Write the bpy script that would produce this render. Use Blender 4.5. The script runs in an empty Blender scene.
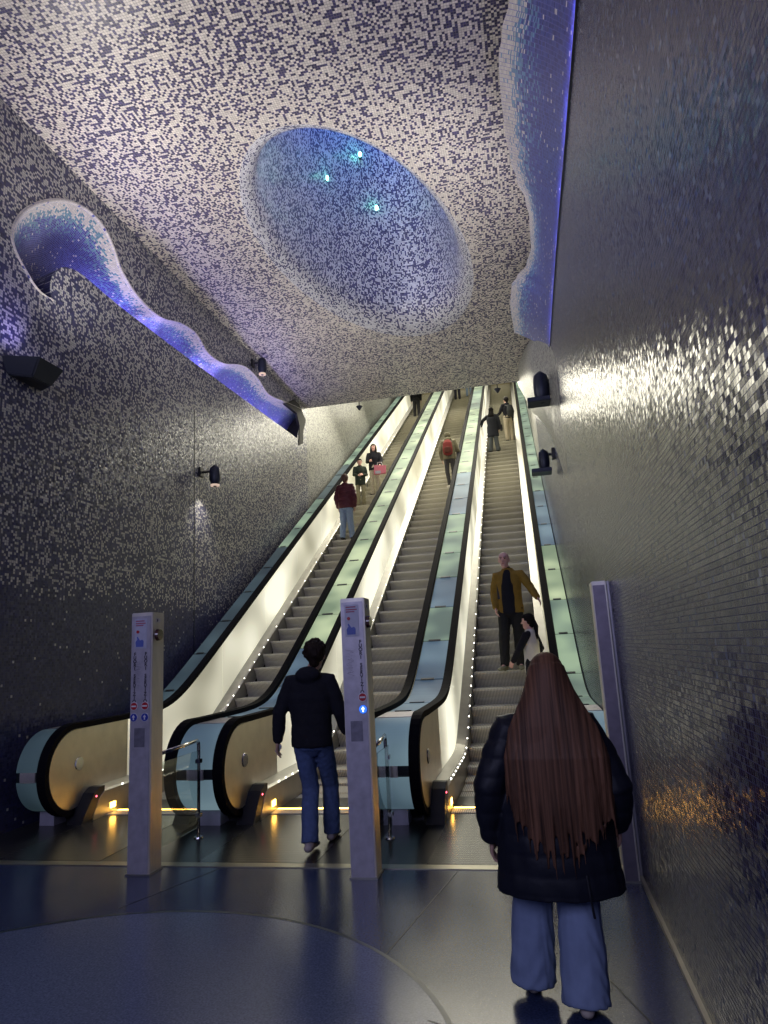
import bpy, bmesh, math, random
from mathutils import Vector, Matrix
random.seed(7)
C = bpy.context.scene.collection
PI = math.pi

# ------------------------------------------------------------------ camera
cam_d = bpy.data.cameras.new('camera'); cam = bpy.data.objects.new('camera', cam_d); C.objects.link(cam)
cam_d.sensor_fit = 'HORIZONTAL'; cam_d.sensor_width = 36.0; cam_d.lens = 36.0 * 680 / 768
cam_d.clip_end = 300
_X = Vector((0.97618376, -0.09209281, -0.19642854)); _F = Vector((0.2104566, 0.18220739, 0.96047305)); _D = Vector((0.05266193, 0.97893788, -0.19724943))
# world axes in image frame (x right, y down, z forward) -> camera axes in the world
right = Vector((_X[0], _F[0], -_D[0])); down = Vector((_X[1], _F[1], -_D[1])); fwd = Vector((_X[2], _F[2], -_D[2]))
m = Matrix((right, -down, -fwd)).transposed().to_4x4(); m.translation = (0, 0, 1.65)
cam.matrix_world = m
bpy.context.scene.camera = cam
sc = bpy.context.scene
sc.view_settings.view_transform = 'Standard'; sc.view_settings.look = 'None'
sc.view_settings.gamma = 1.0; sc.view_settings.use_curve_mapping = False
sc.view_settings.exposure = 0.22
sc.cycles.use_denoising = True
sc.cycles.max_bounces = 6; sc.cycles.sample_clamp_indirect = 4.0; sc.cycles.caustics_reflective = False; sc.cycles.caustics_refractive = False
# ------------------------------------------------------------------ world and large lights
W = bpy.data.worlds.new('world'); sc.world = W; W.use_nodes = True
W.node_tree.nodes['Background'].inputs[0].default_value = (0.36, 0.38, 0.66, 1)
W.node_tree.nodes['Background'].inputs[1].default_value = 0.45

def area(name, loc, target, size, power, color, size_y=None, spread=PI):
    d = bpy.data.lights.new(name, 'AREA'); d.energy = power; d.color = color; d.size = size; d.spread = spread
    if size_y: d.shape = 'RECTANGLE'; d.size_y = size_y
    o = bpy.data.objects.new(name, d); C.objects.link(o); o.location = loc
    v = Vector(target) - Vector(loc); o.rotation_euler = v.to_track_quat('-Z', 'Y').to_euler()
    return o
def spot(name, loc, target, power, color, angle=70, blend=0.8, r=0.08):
    d = bpy.data.lights.new(name, 'SPOT'); d.energy = power; d.color = color; d.spot_size = math.radians(angle); d.spot_blend = blend; d.shadow_soft_size = r
    o = bpy.data.objects.new(name, d); C.objects.link(o); o.location = loc
    v = Vector(target) - Vector(loc); o.rotation_euler = v.to_track_quat('-Z', 'Y').to_euler()
    return o
WARM = (1.0, 0.94, 0.76); PALE = (1.0, 0.95, 0.90); VIOLET = (0.42, 0.36, 1.0); BLUE = (0.05, 0.25, 1.0)
WL, WR, CZ = -5.49, 0.59, 8.2
# spots washing the ceiling, some near the wall boxes, some without a housing
spot('uplight_lamp', (-5.0, 6.6, 5.25), (-2.6, 7.5, 8.2), 420, PALE, 150, 1.0, 0.2)
spot('uplight_lamp', (0.10, 7.4, 5.4), (-2.2, 9.5, 8.2), 300, PALE, 118, 1.0, 0.2)
spot('uplight_lamp', (-4.9, 12.4, 5.0), (-2.6, 13.2, 8.2), 200, PALE, 140, 1.0, 0.2)
spot('uplight_lamp', (-3.0, 1.0, 4.6), (-2.6, 3.5, 8.2), 260, PALE, 150, 1.0, 0.25)
spot('uplight_lamp', (-5.15, 6.35, 5.18), (-5.49, 5.7, 6.0), 16, VIOLET, 120, 1.0, 0.05)
# ceiling panels over the upper flight
for yy, pw in ((19.2, 210), (23, 190), (28, 150), (33, 120)):
    area('flight_ceiling_lamp', (-2.4, yy, 9.4 + (yy - 17) * 0.577 - 1.6), (-2.4, yy - 1.2, yy * 0.577 - 5.0), 4.8, pw, WARM, 3.4)
# added bluish fill behind the viewer, in place of unseen hall light
area('hall_fill', (-2.4, -5.0, 5.6), (-2.4, 3.0, 0.0), 6.0, 240, (0.60, 0.62, 1.0), 3.5)
area('crater_light', (-2.1, 8.9, 12.3), (-2.2, 11.6, 10.8), 1.0, 95, BLUE)
area('crater_light', (-2.1, 7.9, 8.75), (-2.2, 12.0, 9.2), 1.0, 13, (0.9, 0.88, 1.0), 0.3)  # added pale fill for the lower shaft wall, without a fitting

# ------------------------------------------------------------------ materials
def newmat(name):
    mt = bpy.data.materials.new(name); mt.use_nodes = True
    return mt, mt.node_tree.nodes, mt.node_tree.links, mt.node_tree.nodes['Principled BSDF']
def M(name, col, rough=0.5, metal=0.0, var=0.0, scale=8.0, bump=0.0, emit=None, es=0.0, stretch=(1, 1, 1), spec=0.5, coat=0.0):
    mt, N, L, P = newmat(name)
    P.inputs['Base Color'].default_value = (*col, 1); P.inputs['Roughness'].default_value = rough; P.inputs['Metallic'].default_value = metal
    P.inputs['Specular IOR Level'].default_value = spec; P.inputs['Coat Weight'].default_value = coat
    tc = N.new('ShaderNodeTexCoord'); mp = N.new('ShaderNodeMapping'); mp.inputs['Scale'].default_value = stretch
    L.new(tc.outputs['Object'], mp.inputs[0]); no = N.new('ShaderNodeTexNoise'); no.inputs['Scale'].default_value = scale; no.inputs['Detail'].default_value = 4
    L.new(mp.outputs[0], no.inputs['Vector'])
    if var > 0:
        mx = N.new('ShaderNodeMix'); mx.data_type = 'RGBA'
        mx.inputs[6].default_value = (*[max(0, c * (1 - var)) for c in col], 1); mx.inputs[7].default_value = (*[min(1, c * (1 + var)) for c in col], 1)
        L.new(no.outputs[0], mx.inputs[0]); L.new(mx.outputs[2], P.inputs['Base Color'])
    if bump > 0:
        b = N.new('ShaderNodeBump'); b.inputs['Strength'].default_value = bump; b.inputs['Distance'].default_value = 0.02
        L.new(no.outputs[0], b.inputs['Height']); L.new(b.outputs[0], P.inputs['Normal'])
    if emit:
        P.inputs['Emission Color'].default_value = (*emit, 1); P.inputs['Emission Strength'].default_value = es
    return mt
def nmath(N, L, op, a, b=None):
    n = N.new('ShaderNodeMath'); n.operation = op
    for i, v in enumerate((a, b)):
        if v is None: continue
        if isinstance(v, (int, float)): n.inputs[i].default_value = v
        else: L.new(v, n.inputs[i])
    return n.outputs[0]
def mosaic(name, size, dark, mid, light, grout, rough=0.28, tilt=0.10, jitter=0.25, spec=0.5, dark2=None):
    mt, N, L, P = newmat(name)
    uv = N.new('ShaderNodeUVMap'); uv.uv_map = 'UV'
    s = N.new('ShaderNodeVectorMath'); s.operation = 'SCALE'; s.inputs['Scale'].default_value = 1.0 / size; L.new(uv.outputs[0], s.inputs[0])
    fl = N.new('ShaderNodeVectorMath'); fl.operation = 'FLOOR'; L.new(s.outputs[0], fl.inputs[0])
    fr = N.new('ShaderNodeVectorMath'); fr.operation = 'FRACTION'; L.new(s.outputs[0], fr.inputs[0])
    wn = N.new('ShaderNodeTexWhiteNoise'); wn.noise_dimensions = '2D'; L.new(fl.outputs[0], wn.inputs['Vector'])
    off = N.new('ShaderNodeVectorMath'); off.operation = 'ADD'; off.inputs[1].default_value = (37.3, 11.9, 0); L.new(fl.outputs[0], off.inputs[0])
    wn2 = N.new('ShaderNodeTexWhiteNoise'); wn2.noise_dimensions = '2D'; L.new(off.outputs[0], wn2.inputs['Vector'])
    ap = N.new('ShaderNodeAttribute'); ap.attribute_name = 'p'; aq = N.new('ShaderNodeAttribute'); aq.attribute_name = 'q'
    no = N.new('ShaderNodeTexNoise'); no.inputs['Scale'].default_value = 0.9; no.inputs['Detail'].default_value = 3; L.new(uv.outputs[0], no.inputs['Vector'])
    jit = nmath(N, L, 'MULTIPLY', nmath(N, L, 'SUBTRACT', no.outputs[0], 0.5), jitter)
    p = nmath(N, L, 'ADD', ap.outputs['Fac'], nmath(N, L, 'MULTIPLY', jit, nmath(N, L, 'MINIMUM', nmath(N, L, 'MULTIPLY', ap.outputs['Fac'], 4.0), 1.0)))
    isl = nmath(N, L, 'LESS_THAN', wn.outputs['Value'], p)
    ism = nmath(N, L, 'LESS_THAN', wn.outputs['Value'], nmath(N, L, 'ADD', p, aq.outputs['Fac']))
    d0 = N.new('ShaderNodeMix'); d0.data_type = 'RGBA'; d0.inputs[6].default_value = (*dark, 1); d0.inputs[7].default_value = (*(dark2 or [c * 1.6 for c in dark]), 1); L.new(wn2.outputs['Value'], d0.inputs[0])
    a = N.new('ShaderNodeMix'); a.data_type = 'RGBA'; L.new(ism, a.inputs[0]); L.new(d0.outputs[2], a.inputs[6]); a.inputs[7].default_value = (*mid, 1)
    b = N.new('ShaderNodeMix'); b.data_type = 'RGBA'; L.new(isl, b.inputs[0]); L.new(a.outputs[2], b.inputs[6]); b.inputs[7].default_value = (*light, 1)
    br = nmath(N, L, 'ADD', 0.8, nmath(N, L, 'MULTIPLY', wn2.outputs['Value'], 0.3))
    vs = N.new('ShaderNodeVectorMath'); vs.operation = 'SCALE'; L.new(b.outputs[2], vs.inputs[0]); L.new(br, vs.inputs['Scale'])
    sx = N.new('ShaderNodeSeparateXYZ'); L.new(fr.outputs[0], sx.inputs[0])
    g = nmath(N, L, 'MAXIMUM', nmath(N, L, 'GREATER_THAN', sx.outputs[0], 0.90), nmath(N, L, 'GREATER_THAN', sx.outputs[1], 0.88))
    c = N.new('ShaderNodeMix'); c.data_type = 'RGBA'; L.new(g, c.inputs[0]); L.new(vs.outputs[0], c.inputs[6]); c.inputs[7].default_value = (*grout, 1)
    L.new(c.outputs[2], P.inputs['Base Color'])
    rr = nmath(N, L, 'ADD', rough, nmath(N, L, 'MULTIPLY', g, 0.4)); L.new(rr, P.inputs['Roughness'])
    P.inputs['Specular IOR Level'].default_value = spec
    ge = N.new('ShaderNodeNewGeometry')
    s1 = N.new('ShaderNodeVectorMath'); s1.operation = 'SUBTRACT'; L.new(wn.outputs['Color'], s1.inputs[0]); s1.inputs[1].default_value = (0.5, 0.5, 0.5)
    s2 = N.new('ShaderNodeVectorMath'); s2.operation = 'SCALE'; s2.inputs['Scale'].default_value = tilt; L.new(s1.outputs[0], s2.inputs[0])
    s3 = N.new('ShaderNodeVectorMath'); s3.operation = 'ADD'; L.new(ge.outputs['Normal'], s3.inputs[0]); L.new(s2.outputs[0], s3.inputs[1])
    s4 = N.new('ShaderNodeVectorMath'); s4.operation = 'NORMALIZE'; L.new(s3.outputs[0], s4.inputs[0]); L.new(s4.outputs[0], P.inputs['Normal'])
    return mt
NAVY = (0.018, 0.020, 0.055)
mos_ceiling = mosaic('ceiling_mosaic', 0.030, (0.022, 0.020, 0.075), (0.2, 0.18, 0.3), (0.66, 0.61, 0.56), (0.22, 0.20, 0.20), 0.4, 0.08, dark2=(0.05, 0.042, 0.14))
mos_left = mosaic('left_wall_mosaic', 0.030, (0.020, 0.022, 0.075), (0.10, 0.12, 0.2), (0.50, 0.49, 0.46), (0.07, 0.07, 0.11), 0.30, 0.16)
mos_right = mosaic('right_wall_mosaic', 0.022, (0.013, 0.015, 0.060), (0.10, 0.13, 0.24), (0.24, 0.27, 0.34), (0.08, 0.08, 0.16), 0.23, 0.16, spec=0.6, dark2=(0.03, 0.034, 0.10))
mos_cove = mosaic('cove_mosaic', 0.026, (0.03, 0.03, 0.22), (0.10, 0.24, 0.30), (0.60, 0.56, 0.50), (0.30, 0.29, 0.50), 0.3, 0.1, 0.2, dark2=(0.05, 0.07, 0.28))
mos_shaft = mosaic('shaft_mosaic', 0.030, (0.03, 0.03, 0.10), (0.25, 0.3, 0.4), (0.62, 0.62, 0.66), (0.2, 0.2, 0.28), 0.35, 0.08)
mos_tunnel = mosaic('tunnel_mosaic', 0.030, (0.09, 0.09, 0.10), (0.2, 0.2, 0.2), (0.40, 0.40, 0.36), (0.2, 0.2, 0.19), 0.4, 0.12)

steel = M('brushed_steel', (0.74, 0.69, 0.62), 0.42, 0.6, 0.25, 14, 0.03, stretch=(1, 1, 0.3))
steel_dull = M('dull_steel', (0.42, 0.40, 0.44), 0.42, 0.85, 0.3, 9)
newel_steel = M('newel_steel', (0.62, 0.58, 0.48), 0.36, 0.85, 0.18, 7, 0.02)
skirt_steel = M('skirt_steel', (0.36, 0.35, 0.32), 0.36, 0.8, 0.2, 6)
rubber = M('black_rubber', (0.006, 0.006, 0.009), 0.7, spec=0.05)
blackm = M('black_plastic', (0.012, 0.012, 0.016), 0.45)
joint_m = M('dark_joint', (0.02, 0.025, 0.03), 0.4, 0.3)
core_m = M('core_black', (0.01, 0.01, 0.01), 0.8)
letter_m = M('letter_black', (0.03, 0.025, 0.04), 0.6)
navy_paint = M('navy_paint', (0.010, 0.014, 0.035), 0.4, 0.2, 0.2, 5)
chrome = M('polished_steel', (0.6, 0.58, 0.56), 0.15, 1.0)
red_m = M('sign_red', (0.45, 0.02, 0.03), 0.4); white_m = M('sign_white', (0.75, 0.72, 0.75), 0.4); blue_m = M('sign_blue', (0.02, 0.04, 0.35), 0.4)
led_m = M('led_white', (1, 1, 1), 0.4, emit=(1.0, 0.97, 0.85), es=9)
amber_m = M('amber_light', (1, 0.6, 0.1), 0.4, emit=(1.0, 0.50, 0.08), es=16)
green_led = M('green_led', (0.2, 1, 0.6), 0.4, emit=(0.25, 1.0, 0.75), es=14)
redled = M('red_led', (1, 0.1, 0.1), 0.4, emit=(1.0, 0.1, 0.15), es=8)

def backlit(name, base, c1, c2, s1, s2, scale, stretch, rough=0.25):
    mt, N, L, P = newmat(name)
    P.inputs['Base Color'].default_value = (*base, 1); P.inputs['Roughness'].default_value = rough; P.inputs['Specular IOR Level'].default_value = 0.15
    ge = N.new('ShaderNodeNewGeometry'); mp = N.new('ShaderNodeMapping'); mp.inputs['Scale'].default_value = stretch
    L.new(ge.outputs['Position'], mp.inputs[0]); no = N.new('ShaderNodeTexNoise'); no.inputs['Scale'].default_value = scale; no.inputs['Detail'].default_value = 1
    L.new(mp.outputs[0], no.inputs['Vector'])
    r = N.new('ShaderNodeMapRange'); r.inputs[1].default_value = 0.35; r.inputs[2].default_value = 0.68; r.inputs[3].default_value = 0; r.inputs[4].default_value = 1
    L.new(no.outputs[0], r.inputs[0])
    mx = N.new('ShaderNodeMix'); mx.data_type = 'RGBA'; mx.inputs[6].default_value = (*c1, 1); mx.inputs[7].default_value = (*c2, 1); L.new(r.outputs[0], mx.inputs[0])
    L.new(mx.outputs[2], P.inputs['Emission Color'])
    r2 = N.new('ShaderNodeMapRange'); r2.inputs[3].default_value = s1; r2.inputs[4].default_value = s2; L.new(r.outputs[0], r2.inputs[0])
    L.new(r2.outputs[0], P.inputs['Emission Strength'])
    return mt
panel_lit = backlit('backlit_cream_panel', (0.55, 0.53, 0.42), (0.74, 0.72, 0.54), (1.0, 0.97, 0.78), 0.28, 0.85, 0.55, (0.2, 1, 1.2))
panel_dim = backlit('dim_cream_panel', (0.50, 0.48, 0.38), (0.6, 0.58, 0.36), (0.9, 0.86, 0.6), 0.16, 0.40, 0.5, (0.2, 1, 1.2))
deck_mats = [
    backlit('deck_glass_dark', (0.07, 0.10, 0.12), (0.10, 0.18, 0.22), (0.16, 0.26, 0.30), 0.08, 0.2, 1.5, (1, 1, 1), 0.5),
    backlit('deck_glass_blue', (0.13, 0.19, 0.24), (0.20, 0.34, 0.46), (0.32, 0.48, 0.55), 0.14, 0.36, 1.3, (1, 1, 1), 0.55),
    backlit('deck_glass_green', (0.10, 0.14, 0.12), (0.34, 0.50, 0.42), (0.55, 0.74, 0.48), 0.20, 0.48, 1.3, (1, 1, 1), 0.6),
    backlit('deck_glass_bright', (0.10, 0.13, 0.10), (0.50, 0.68, 0.42), (0.80, 0.92, 0.55), 0.30, 0.62, 1.3, (1, 1, 1), 0.6)]

def striped(name, col, dark, period, axis, rough=0.4, metal=0.6, lo=0.75):
    mt, N, L, P = newmat(name)
    tc = N.new('ShaderNodeTexCoord'); sx = N.new('ShaderNodeSeparateXYZ'); L.new(tc.outputs['Object'], sx.inputs[0])
    f = nmath(N, L, 'FRACT', nmath(N, L, 'MULTIPLY', sx.outputs[axis], 1.0 / period)); g = nmath(N, L, 'GREATER_THAN', f, 0.55)
    no = N.new('ShaderNodeTexNoise'); no.inputs['Scale'].default_value = 3.0; L.new(tc.outputs['Object'], no.inputs['Vector'])
    mx = N.new('ShaderNodeMix'); mx.data_type = 'RGBA'; mx.inputs[6].default_value = (*col, 1); mx.inputs[7].default_value = (*dark, 1); L.new(g, mx.inputs[0])
    sc_ = N.new('ShaderNodeVectorMath'); sc_.operation = 'SCALE'; L.new(mx.outputs[2], sc_.inputs[0]); L.new(nmath(N, L, 'ADD', lo, nmath(N, L, 'MULTIPLY', no.outputs[0], 0.5)), sc_.inputs['Scale'])
    L.new(sc_.outputs[0], P.inputs['Base Color']); P.inputs['Roughness'].default_value = rough; P.inputs['Metallic'].default_value = metal
    return mt
step_m = striped('step_ribbed', (0.66, 0.63, 0.53), (0.30, 0.28, 0.23), 0.022, 0, 0.5, 0.1)
plate_m = striped('landing_ribbed', (0.16, 0.16, 0.16), (0.07, 0.07, 0.075), 0.05, 1, 0.24, 0.8)
strip_m = M('threshold_metal', (0.40, 0.38, 0.30), 0.3, 0.8, 0.3, 5)

# ------------------------------------------------------------------ helpers
def link(o, parent=None):
    C.objects.link(o)
    if parent is not None: o.parent = parent
    return o
def mesh_obj(name, bm, mat, parent=None, smooth=False, loc=None):
    me = bpy.data.meshes.new(name); bm.normal_update(); bm.to_mesh(me); bm.free()
    me.materials.append(mat)
    if smooth:
        for p in me.polygons: p.use_smooth = True
    o = bpy.data.objects.new(name, me); link(o, parent)
    if loc: o.location = loc
    return o
def raw_obj(name, me, mat, parent=None):
    o = bpy.data.objects.new(name, me); me.materials.clear(); me.materials.append(mat); return link(o, parent)
def structure(o): o['kind'] = 'structure'; return o
def thing(name, label, cat, loc=(0, 0, 0), rz=0, group=None):
    o = bpy.data.objects.new(name, None); C.objects.link(o); o.location = loc; o.rotation_euler = (0, 0, rz); o.empty_display_size = 0.1
    o['label'] = label; o['category'] = cat
    if group: o['group'] = group
    return o
def tag(o, label, cat, group=None):
    o['label'] = label; o['category'] = cat
    if group: o['group'] = group
    return o
def box(bm, x0, x1, y0, y1, z0, z1, bevel=0.0):
    r = bmesh.ops.create_cube(bm, size=1.0)
    for v in r['verts']:
        v.co = Vector(((x0 + x1) / 2 + v.co.x * (x1 - x0), (y0 + y1) / 2 + v.co.y * (y1 - y0), (z0 + z1) / 2 + v.co.z * (z1 - z0)))
    if bevel > 0:
        es = list({e for v in r['verts'] for e in v.link_edges})
        bmesh.ops.bevel(bm, geom=es, offset=bevel, segments=2, affect='EDGES')
    return bm
def prism(bm, pts, axis, a0, a1):
    """extrude a polygon given in the two other axes along axis (0 x, 1 y, 2 z)"""
    def mk(p, a):
        return (a, p[0], p[1]) if axis == 0 else ((p[0], a, p[1]) if axis == 1 else (p[0], p[1], a))
    A = [bm.verts.new(mk(p, a0)) for p in pts]; B = [bm.verts.new(mk(p, a1)) for p in pts]
    bm.faces.new(A); bm.faces.new(list(reversed(B)))
    n = len(pts)
    for i in range(n): bm.faces.new((A[i], B[i], B[(i + 1) % n], A[(i + 1) % n]))
    bmesh.ops.recalc_face_normals(bm, faces=bm.faces)
    return bm
def tube(bm, pts, radii, seg=12, ref=(1, 0, 0), caps=True):
    """tapered closed tube; radii floats or (side, other)"""
    pts = [Vector(p) for p in pts]; rr = [(r, r) if isinstance(r, (int, float)) else r for r in radii]
    n = len(pts); T = []
    for i in range(n):
        a = pts[max(0, i - 1)]; b = pts[min(n - 1, i + 1)]; T.append((b - a).normalized())
    rings = []
    P_, R_, TT = [], [], []
    if caps:
        for k in (0.0, 0.6):
            s = math.sqrt(1 - (1 - k) ** 2) if k else 0.25
            P_.append(pts[0] - T[0] * min(rr[0]) * (1 - k)); R_.append((rr[0][0] * s, rr[0][1] * s)); TT.append(T[0])
    P_ += pts; R_ += rr; TT += T
    if caps:
        for k in (0.6, 0.0):
            s = math.sqrt(1 - (1 - k) ** 2) if k else 0.25
            P_.append(pts[-1] + T[-1] * min(rr[-1]) * (1 - k)); R_.append((rr[-1][0] * s, rr[-1][1] * s)); TT.append(T[-1])
    ref = Vector(ref)
    for p, r, t in zip(P_, R_, TT):
        s = ref - t * ref.dot(t)
        if s.length < 1e-3: s = Vector((0, 1, 0)) - t * t.y
        s.normalize(); u = t.cross(s)
        rings.append([bm.verts.new(p + s * (r[0] * math.cos(2 * PI * k / seg)) + u * (r[1] * math.sin(2 * PI * k / seg))) for k in range(seg)])
    for a, b in zip(rings, rings[1:]):
        for k in range(seg): bm.faces.new((a[k], a[(k + 1) % seg], b[(k + 1) % seg], b[k]))
    bm.faces.new(list(reversed(rings[0]))); bm.faces.new(rings[-1])
    return bm
def ell(bm, c, r, seg=14):
    q = bmesh.ops.create_uvsphere(bm, u_segments=seg, v_segments=max(8, seg * 2 // 3), radius=1.0)
    for v in q['verts']: v.co = Vector((c[0] + v.co.x * r[0], c[1] + v.co.y * r[1], c[2] + v.co.z * r[2]))
    return bm
def remesh(bm, voxel, smooth=3, fn=None):
    me = bpy.data.meshes.new('tmp'); bmesh.ops.recalc_face_normals(bm, faces=bm.faces); bm.to_mesh(me); bm.free()
    o = bpy.data.objects.new('tmp', me); C.objects.link(o)
    r = o.modifiers.new('r', 'REMESH'); r.mode = 'VOXEL'; r.voxel_size = voxel
    if smooth: s = o.modifiers.new('s', 'SMOOTH'); s.iterations = smooth; s.factor = 0.5
    dg = bpy.context.evaluated_depsgraph_get(); dg.update()
    me2 = bpy.data.meshes.new_from_object(o.evaluated_get(dg)); bpy.data.objects.remove(o); bpy.data.meshes.remove(me)
    if fn:
        ns = [v.normal.copy() for v in me2.vertices]
        for v, n in zip(me2.vertices, ns): v.co = v.co + n * fn(v.co, n)
    for p in me2.polygons: p.use_smooth = True
    return me2
def surface(name, grid, mat, uvf, pf, parent=None, smooth=True):
    """grid[i][j] of points, uvf(i,j,co), pf(i,j,co)->(p,q)"""
    ni, nj = len(grid), len(grid[0])
    vs = [tuple(c) for r in grid for c in r]
    fs = [(i * nj + j, i * nj + j + 1, (i + 1) * nj + j + 1, (i + 1) * nj + j) for i in range(ni - 1) for j in range(nj - 1)]
    me = bpy.data.meshes.new(name); me.from_pydata(vs, [], fs)
    uvl = me.uv_layers.new(name='UV')
    uvs = [uvf(i, j, vs[i * nj + j]) for i in range(ni) for j in range(nj)]
    for l in me.loops: uvl.data[l.index].uv = uvs[l.vertex_index]
    pa = me.attributes.new('p', 'FLOAT', 'POINT'); qa = me.attributes.new('q', 'FLOAT', 'POINT')
    for i in range(ni):
        for j in range(nj):
            p, q = pf(i, j, vs[i * nj + j]); pa.data[i * nj + j].value = p; qa.data[i * nj + j].value = q
    me.materials.append(mat)
    for p in me.polygons: p.use_smooth = smooth
    o = bpy.data.objects.new(name, me); return link(o, parent)
def lin(a, b, n): return [a + (b - a) * i / (n - 1) for i in range(n)]
def clamp(x, a=0.0, b=1.0): return max(a, min(b, x))
def sstep(a, b, x): t = clamp((x - a) / (b - a)); return t * t * (3 - 2 * t)

# ------------------------------------------------------------------ the escalator line
Y0, SL = 8.94, math.tan(math.radians(30))
YT = 36.0
def zl(y):
    u = (y - Y0) / 0.25
    return SL * 0.25 * (u if u > 30 else math.log(1 + math.exp(u)))
def tun(y): return CZ + (y - 16.9) * SL

# ------------------------------------------------------------------ room shell
floor_m, N, L, P = newmat('blue_terrazzo')
ge = N.new('ShaderNodeNewGeometry'); n1 = N.new('ShaderNodeTexNoise'); n1.inputs['Scale'].default_value = 90; n1.inputs['Detail'].default_value = 2; L.new(ge.outputs['Position'], n1.inputs['Vector'])
n2 = N.new('ShaderNodeTexNoise'); n2.inputs['Scale'].default_value = 1.2; n2.inputs['Detail'].default_value = 6; L.new(ge.outputs['Position'], n2.inputs['Vector'])
cr = N.new('ShaderNodeValToRGB'); cr.color_ramp.elements[0].position = 0.3; cr.color_ramp.elements[0].color = (0.014, 0.022, 0.060, 1); cr.color_ramp.elements[1].position = 0.75; cr.color_ramp.elements[1].color = (0.05, 0.07, 0.15, 1)
L.new(n1.outputs[0], cr.inputs[0]); L.new(cr.outputs[0], P.inputs['Base Color'])
mr = N.new('ShaderNodeMapRange'); mr.inputs[3].default_value = 0.10; mr.inputs[4].default_value = 0.32; L.new(n2.outputs[0], mr.inputs[0]); L.new(mr.outputs[0], P.inputs['Roughness']); P.inputs['Specular IOR Level'].default_value = 0.30
disc_m = floor_m.copy(); disc_m.name = 'pale_blue_terrazzo'
r_ = [n for n in disc_m.node_tree.nodes if n.type == 'VALTORGB'][0].color_ramp
r_.elements[0].color = (0.06, 0.08, 0.15, 1); r_.elements[1].color = (0.15, 0.19, 0.31, 1)
bm = bmesh.new(); box(bm, WL - 0.3, WR + 0.3, -9, 8.0, -0.2, 0.0); structure(mesh_obj('floor', bm, floor_m))
def disc(name, cx, cy, r0, r1, z, mat):
    bm = bmesh.new(); n = 96
    A = [bm.verts.new((cx + r1 * math.cos(2 * PI * k / n), cy + r1 * math.sin(2 * PI * k / n), z)) for k in range(n)]
    if r0 <= 0: bm.faces.new(A)
    else:
        B = [bm.verts.new((cx + r0 * math.cos(2 * PI * k / n), cy + r0 * math.sin(2 * PI * k / n), z)) for k in range(n)]
        for k in range(n): bm.faces.new((B[k], A[k], A[(k + 1) % n], B[(k + 1) % n]))
    return structure(mesh_obj(name, bm, mat))
disc('trim_1', -2.3, 2.66, 0, 1.91, 0.002, disc_m)
disc('trim_2', -2.3, 2.66, 1.91, 1.935, 0.003, M('floor_ring', (0.03, 0.05, 0.06), 0.35))
bm = bmesh.new()
for a0, a1 in (((-2.95, 4.6), (-2.6, 5.5)), ((-0.95, 4.05), (-0.7, 5.5)), ((-3.6, 4.1), (-3.0, 4.45)), ((-5.4, 3.6), (-4.2, 3.3)), ((-0.62, 3.4), (0.5, 2.9)), ((-0.3, 5.3), (0.45, 3.2))):
    d = (Vector(a1) - Vector(a0)).normalized(); nn = Vector((-d.y, d.x)) * 0.004
    bm.faces.new([bm.verts.new((*(Vector(p) + s), 0.002)) for p, s in ((a0, nn), (a1, nn), (a1, -nn), (a0, -nn))])
structure(mesh_obj('trim_3', bm, M('floor_joint', (0.01, 0.012, 0.02), 0.5)))
# threshold strip and dark ribbed plates
bm = bmesh.new(); box(bm, WL, WR, 5.50, 5.60, 0.0, 0.006); structure(mesh_obj('trim_4', bm, strip_m))
# baseboard on the right
bm = bmesh.new(); box(bm, WR - 0.022, WR + 0.01, -9, 5.5, 0, 0.028); structure(mesh_obj('baseboard_right', bm, M('base_brass', (0.46, 0.42, 0.30), 0.45, 0.3, 0.2, 4)))

# left wall
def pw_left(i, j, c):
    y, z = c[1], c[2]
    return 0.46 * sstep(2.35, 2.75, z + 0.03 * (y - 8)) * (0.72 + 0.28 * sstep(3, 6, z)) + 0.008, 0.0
ys, zs = lin(-9, 16.9, 80), lin(0, CZ, 60)
# right wall
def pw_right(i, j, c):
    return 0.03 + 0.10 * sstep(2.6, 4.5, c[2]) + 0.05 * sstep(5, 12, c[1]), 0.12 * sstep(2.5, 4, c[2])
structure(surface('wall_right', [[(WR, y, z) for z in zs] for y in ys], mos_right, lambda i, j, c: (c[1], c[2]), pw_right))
# upper flight walls
for nm, X in (('wall_upper_left', WL), ('wall_upper_right', WR)):
    structure(surface(nm, [[(X, y, 3.0 + (max(tun(y), CZ) + 1.6 - 3.0) * t) for t in lin(0, 1, 12)] for y in lin(16.9, 44, 20)], mos_tunnel, lambda i, j, c: (c[1], c[2]), lambda i, j, c: (0.6, 0.1)))
structure(surface('wall_end', [[(x, 44, z) for z in lin(14, 28, 4)] for x in (WL, WR)], mos_tunnel, lambda i, j, c: (c[0], c[2]), lambda i, j, c: (0.8, 0.1)))
# sloping ceiling over the upper flight
structure(surface('ceiling_slope', [[(x, y, tun(y) + 1.2) for x in (WL, WR)] for y in (16.9, 30, 44)], mos_tunnel, lambda i, j, c: (c[0], c[1]), lambda i, j, c: (0.8, 0.1)))
structure(surface('trim_5', [[(x, 16.9, z) for x in (WL, WR)] for z in (CZ, CZ + 1.3)], mos_tunnel, lambda i, j, c: (c[0], c[2]), lambda i, j, c: (0.8, 0.1)))
bm = bmesh.new(); box(bm, WL, WR, YT, 44, zl(YT) - 0.5, zl(YT) - 0.02); structure(mesh_obj('floor_upper', bm, M('upper_floor', (0.5, 0.44, 0.30), 0.5, 0, 0.1)))
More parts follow.
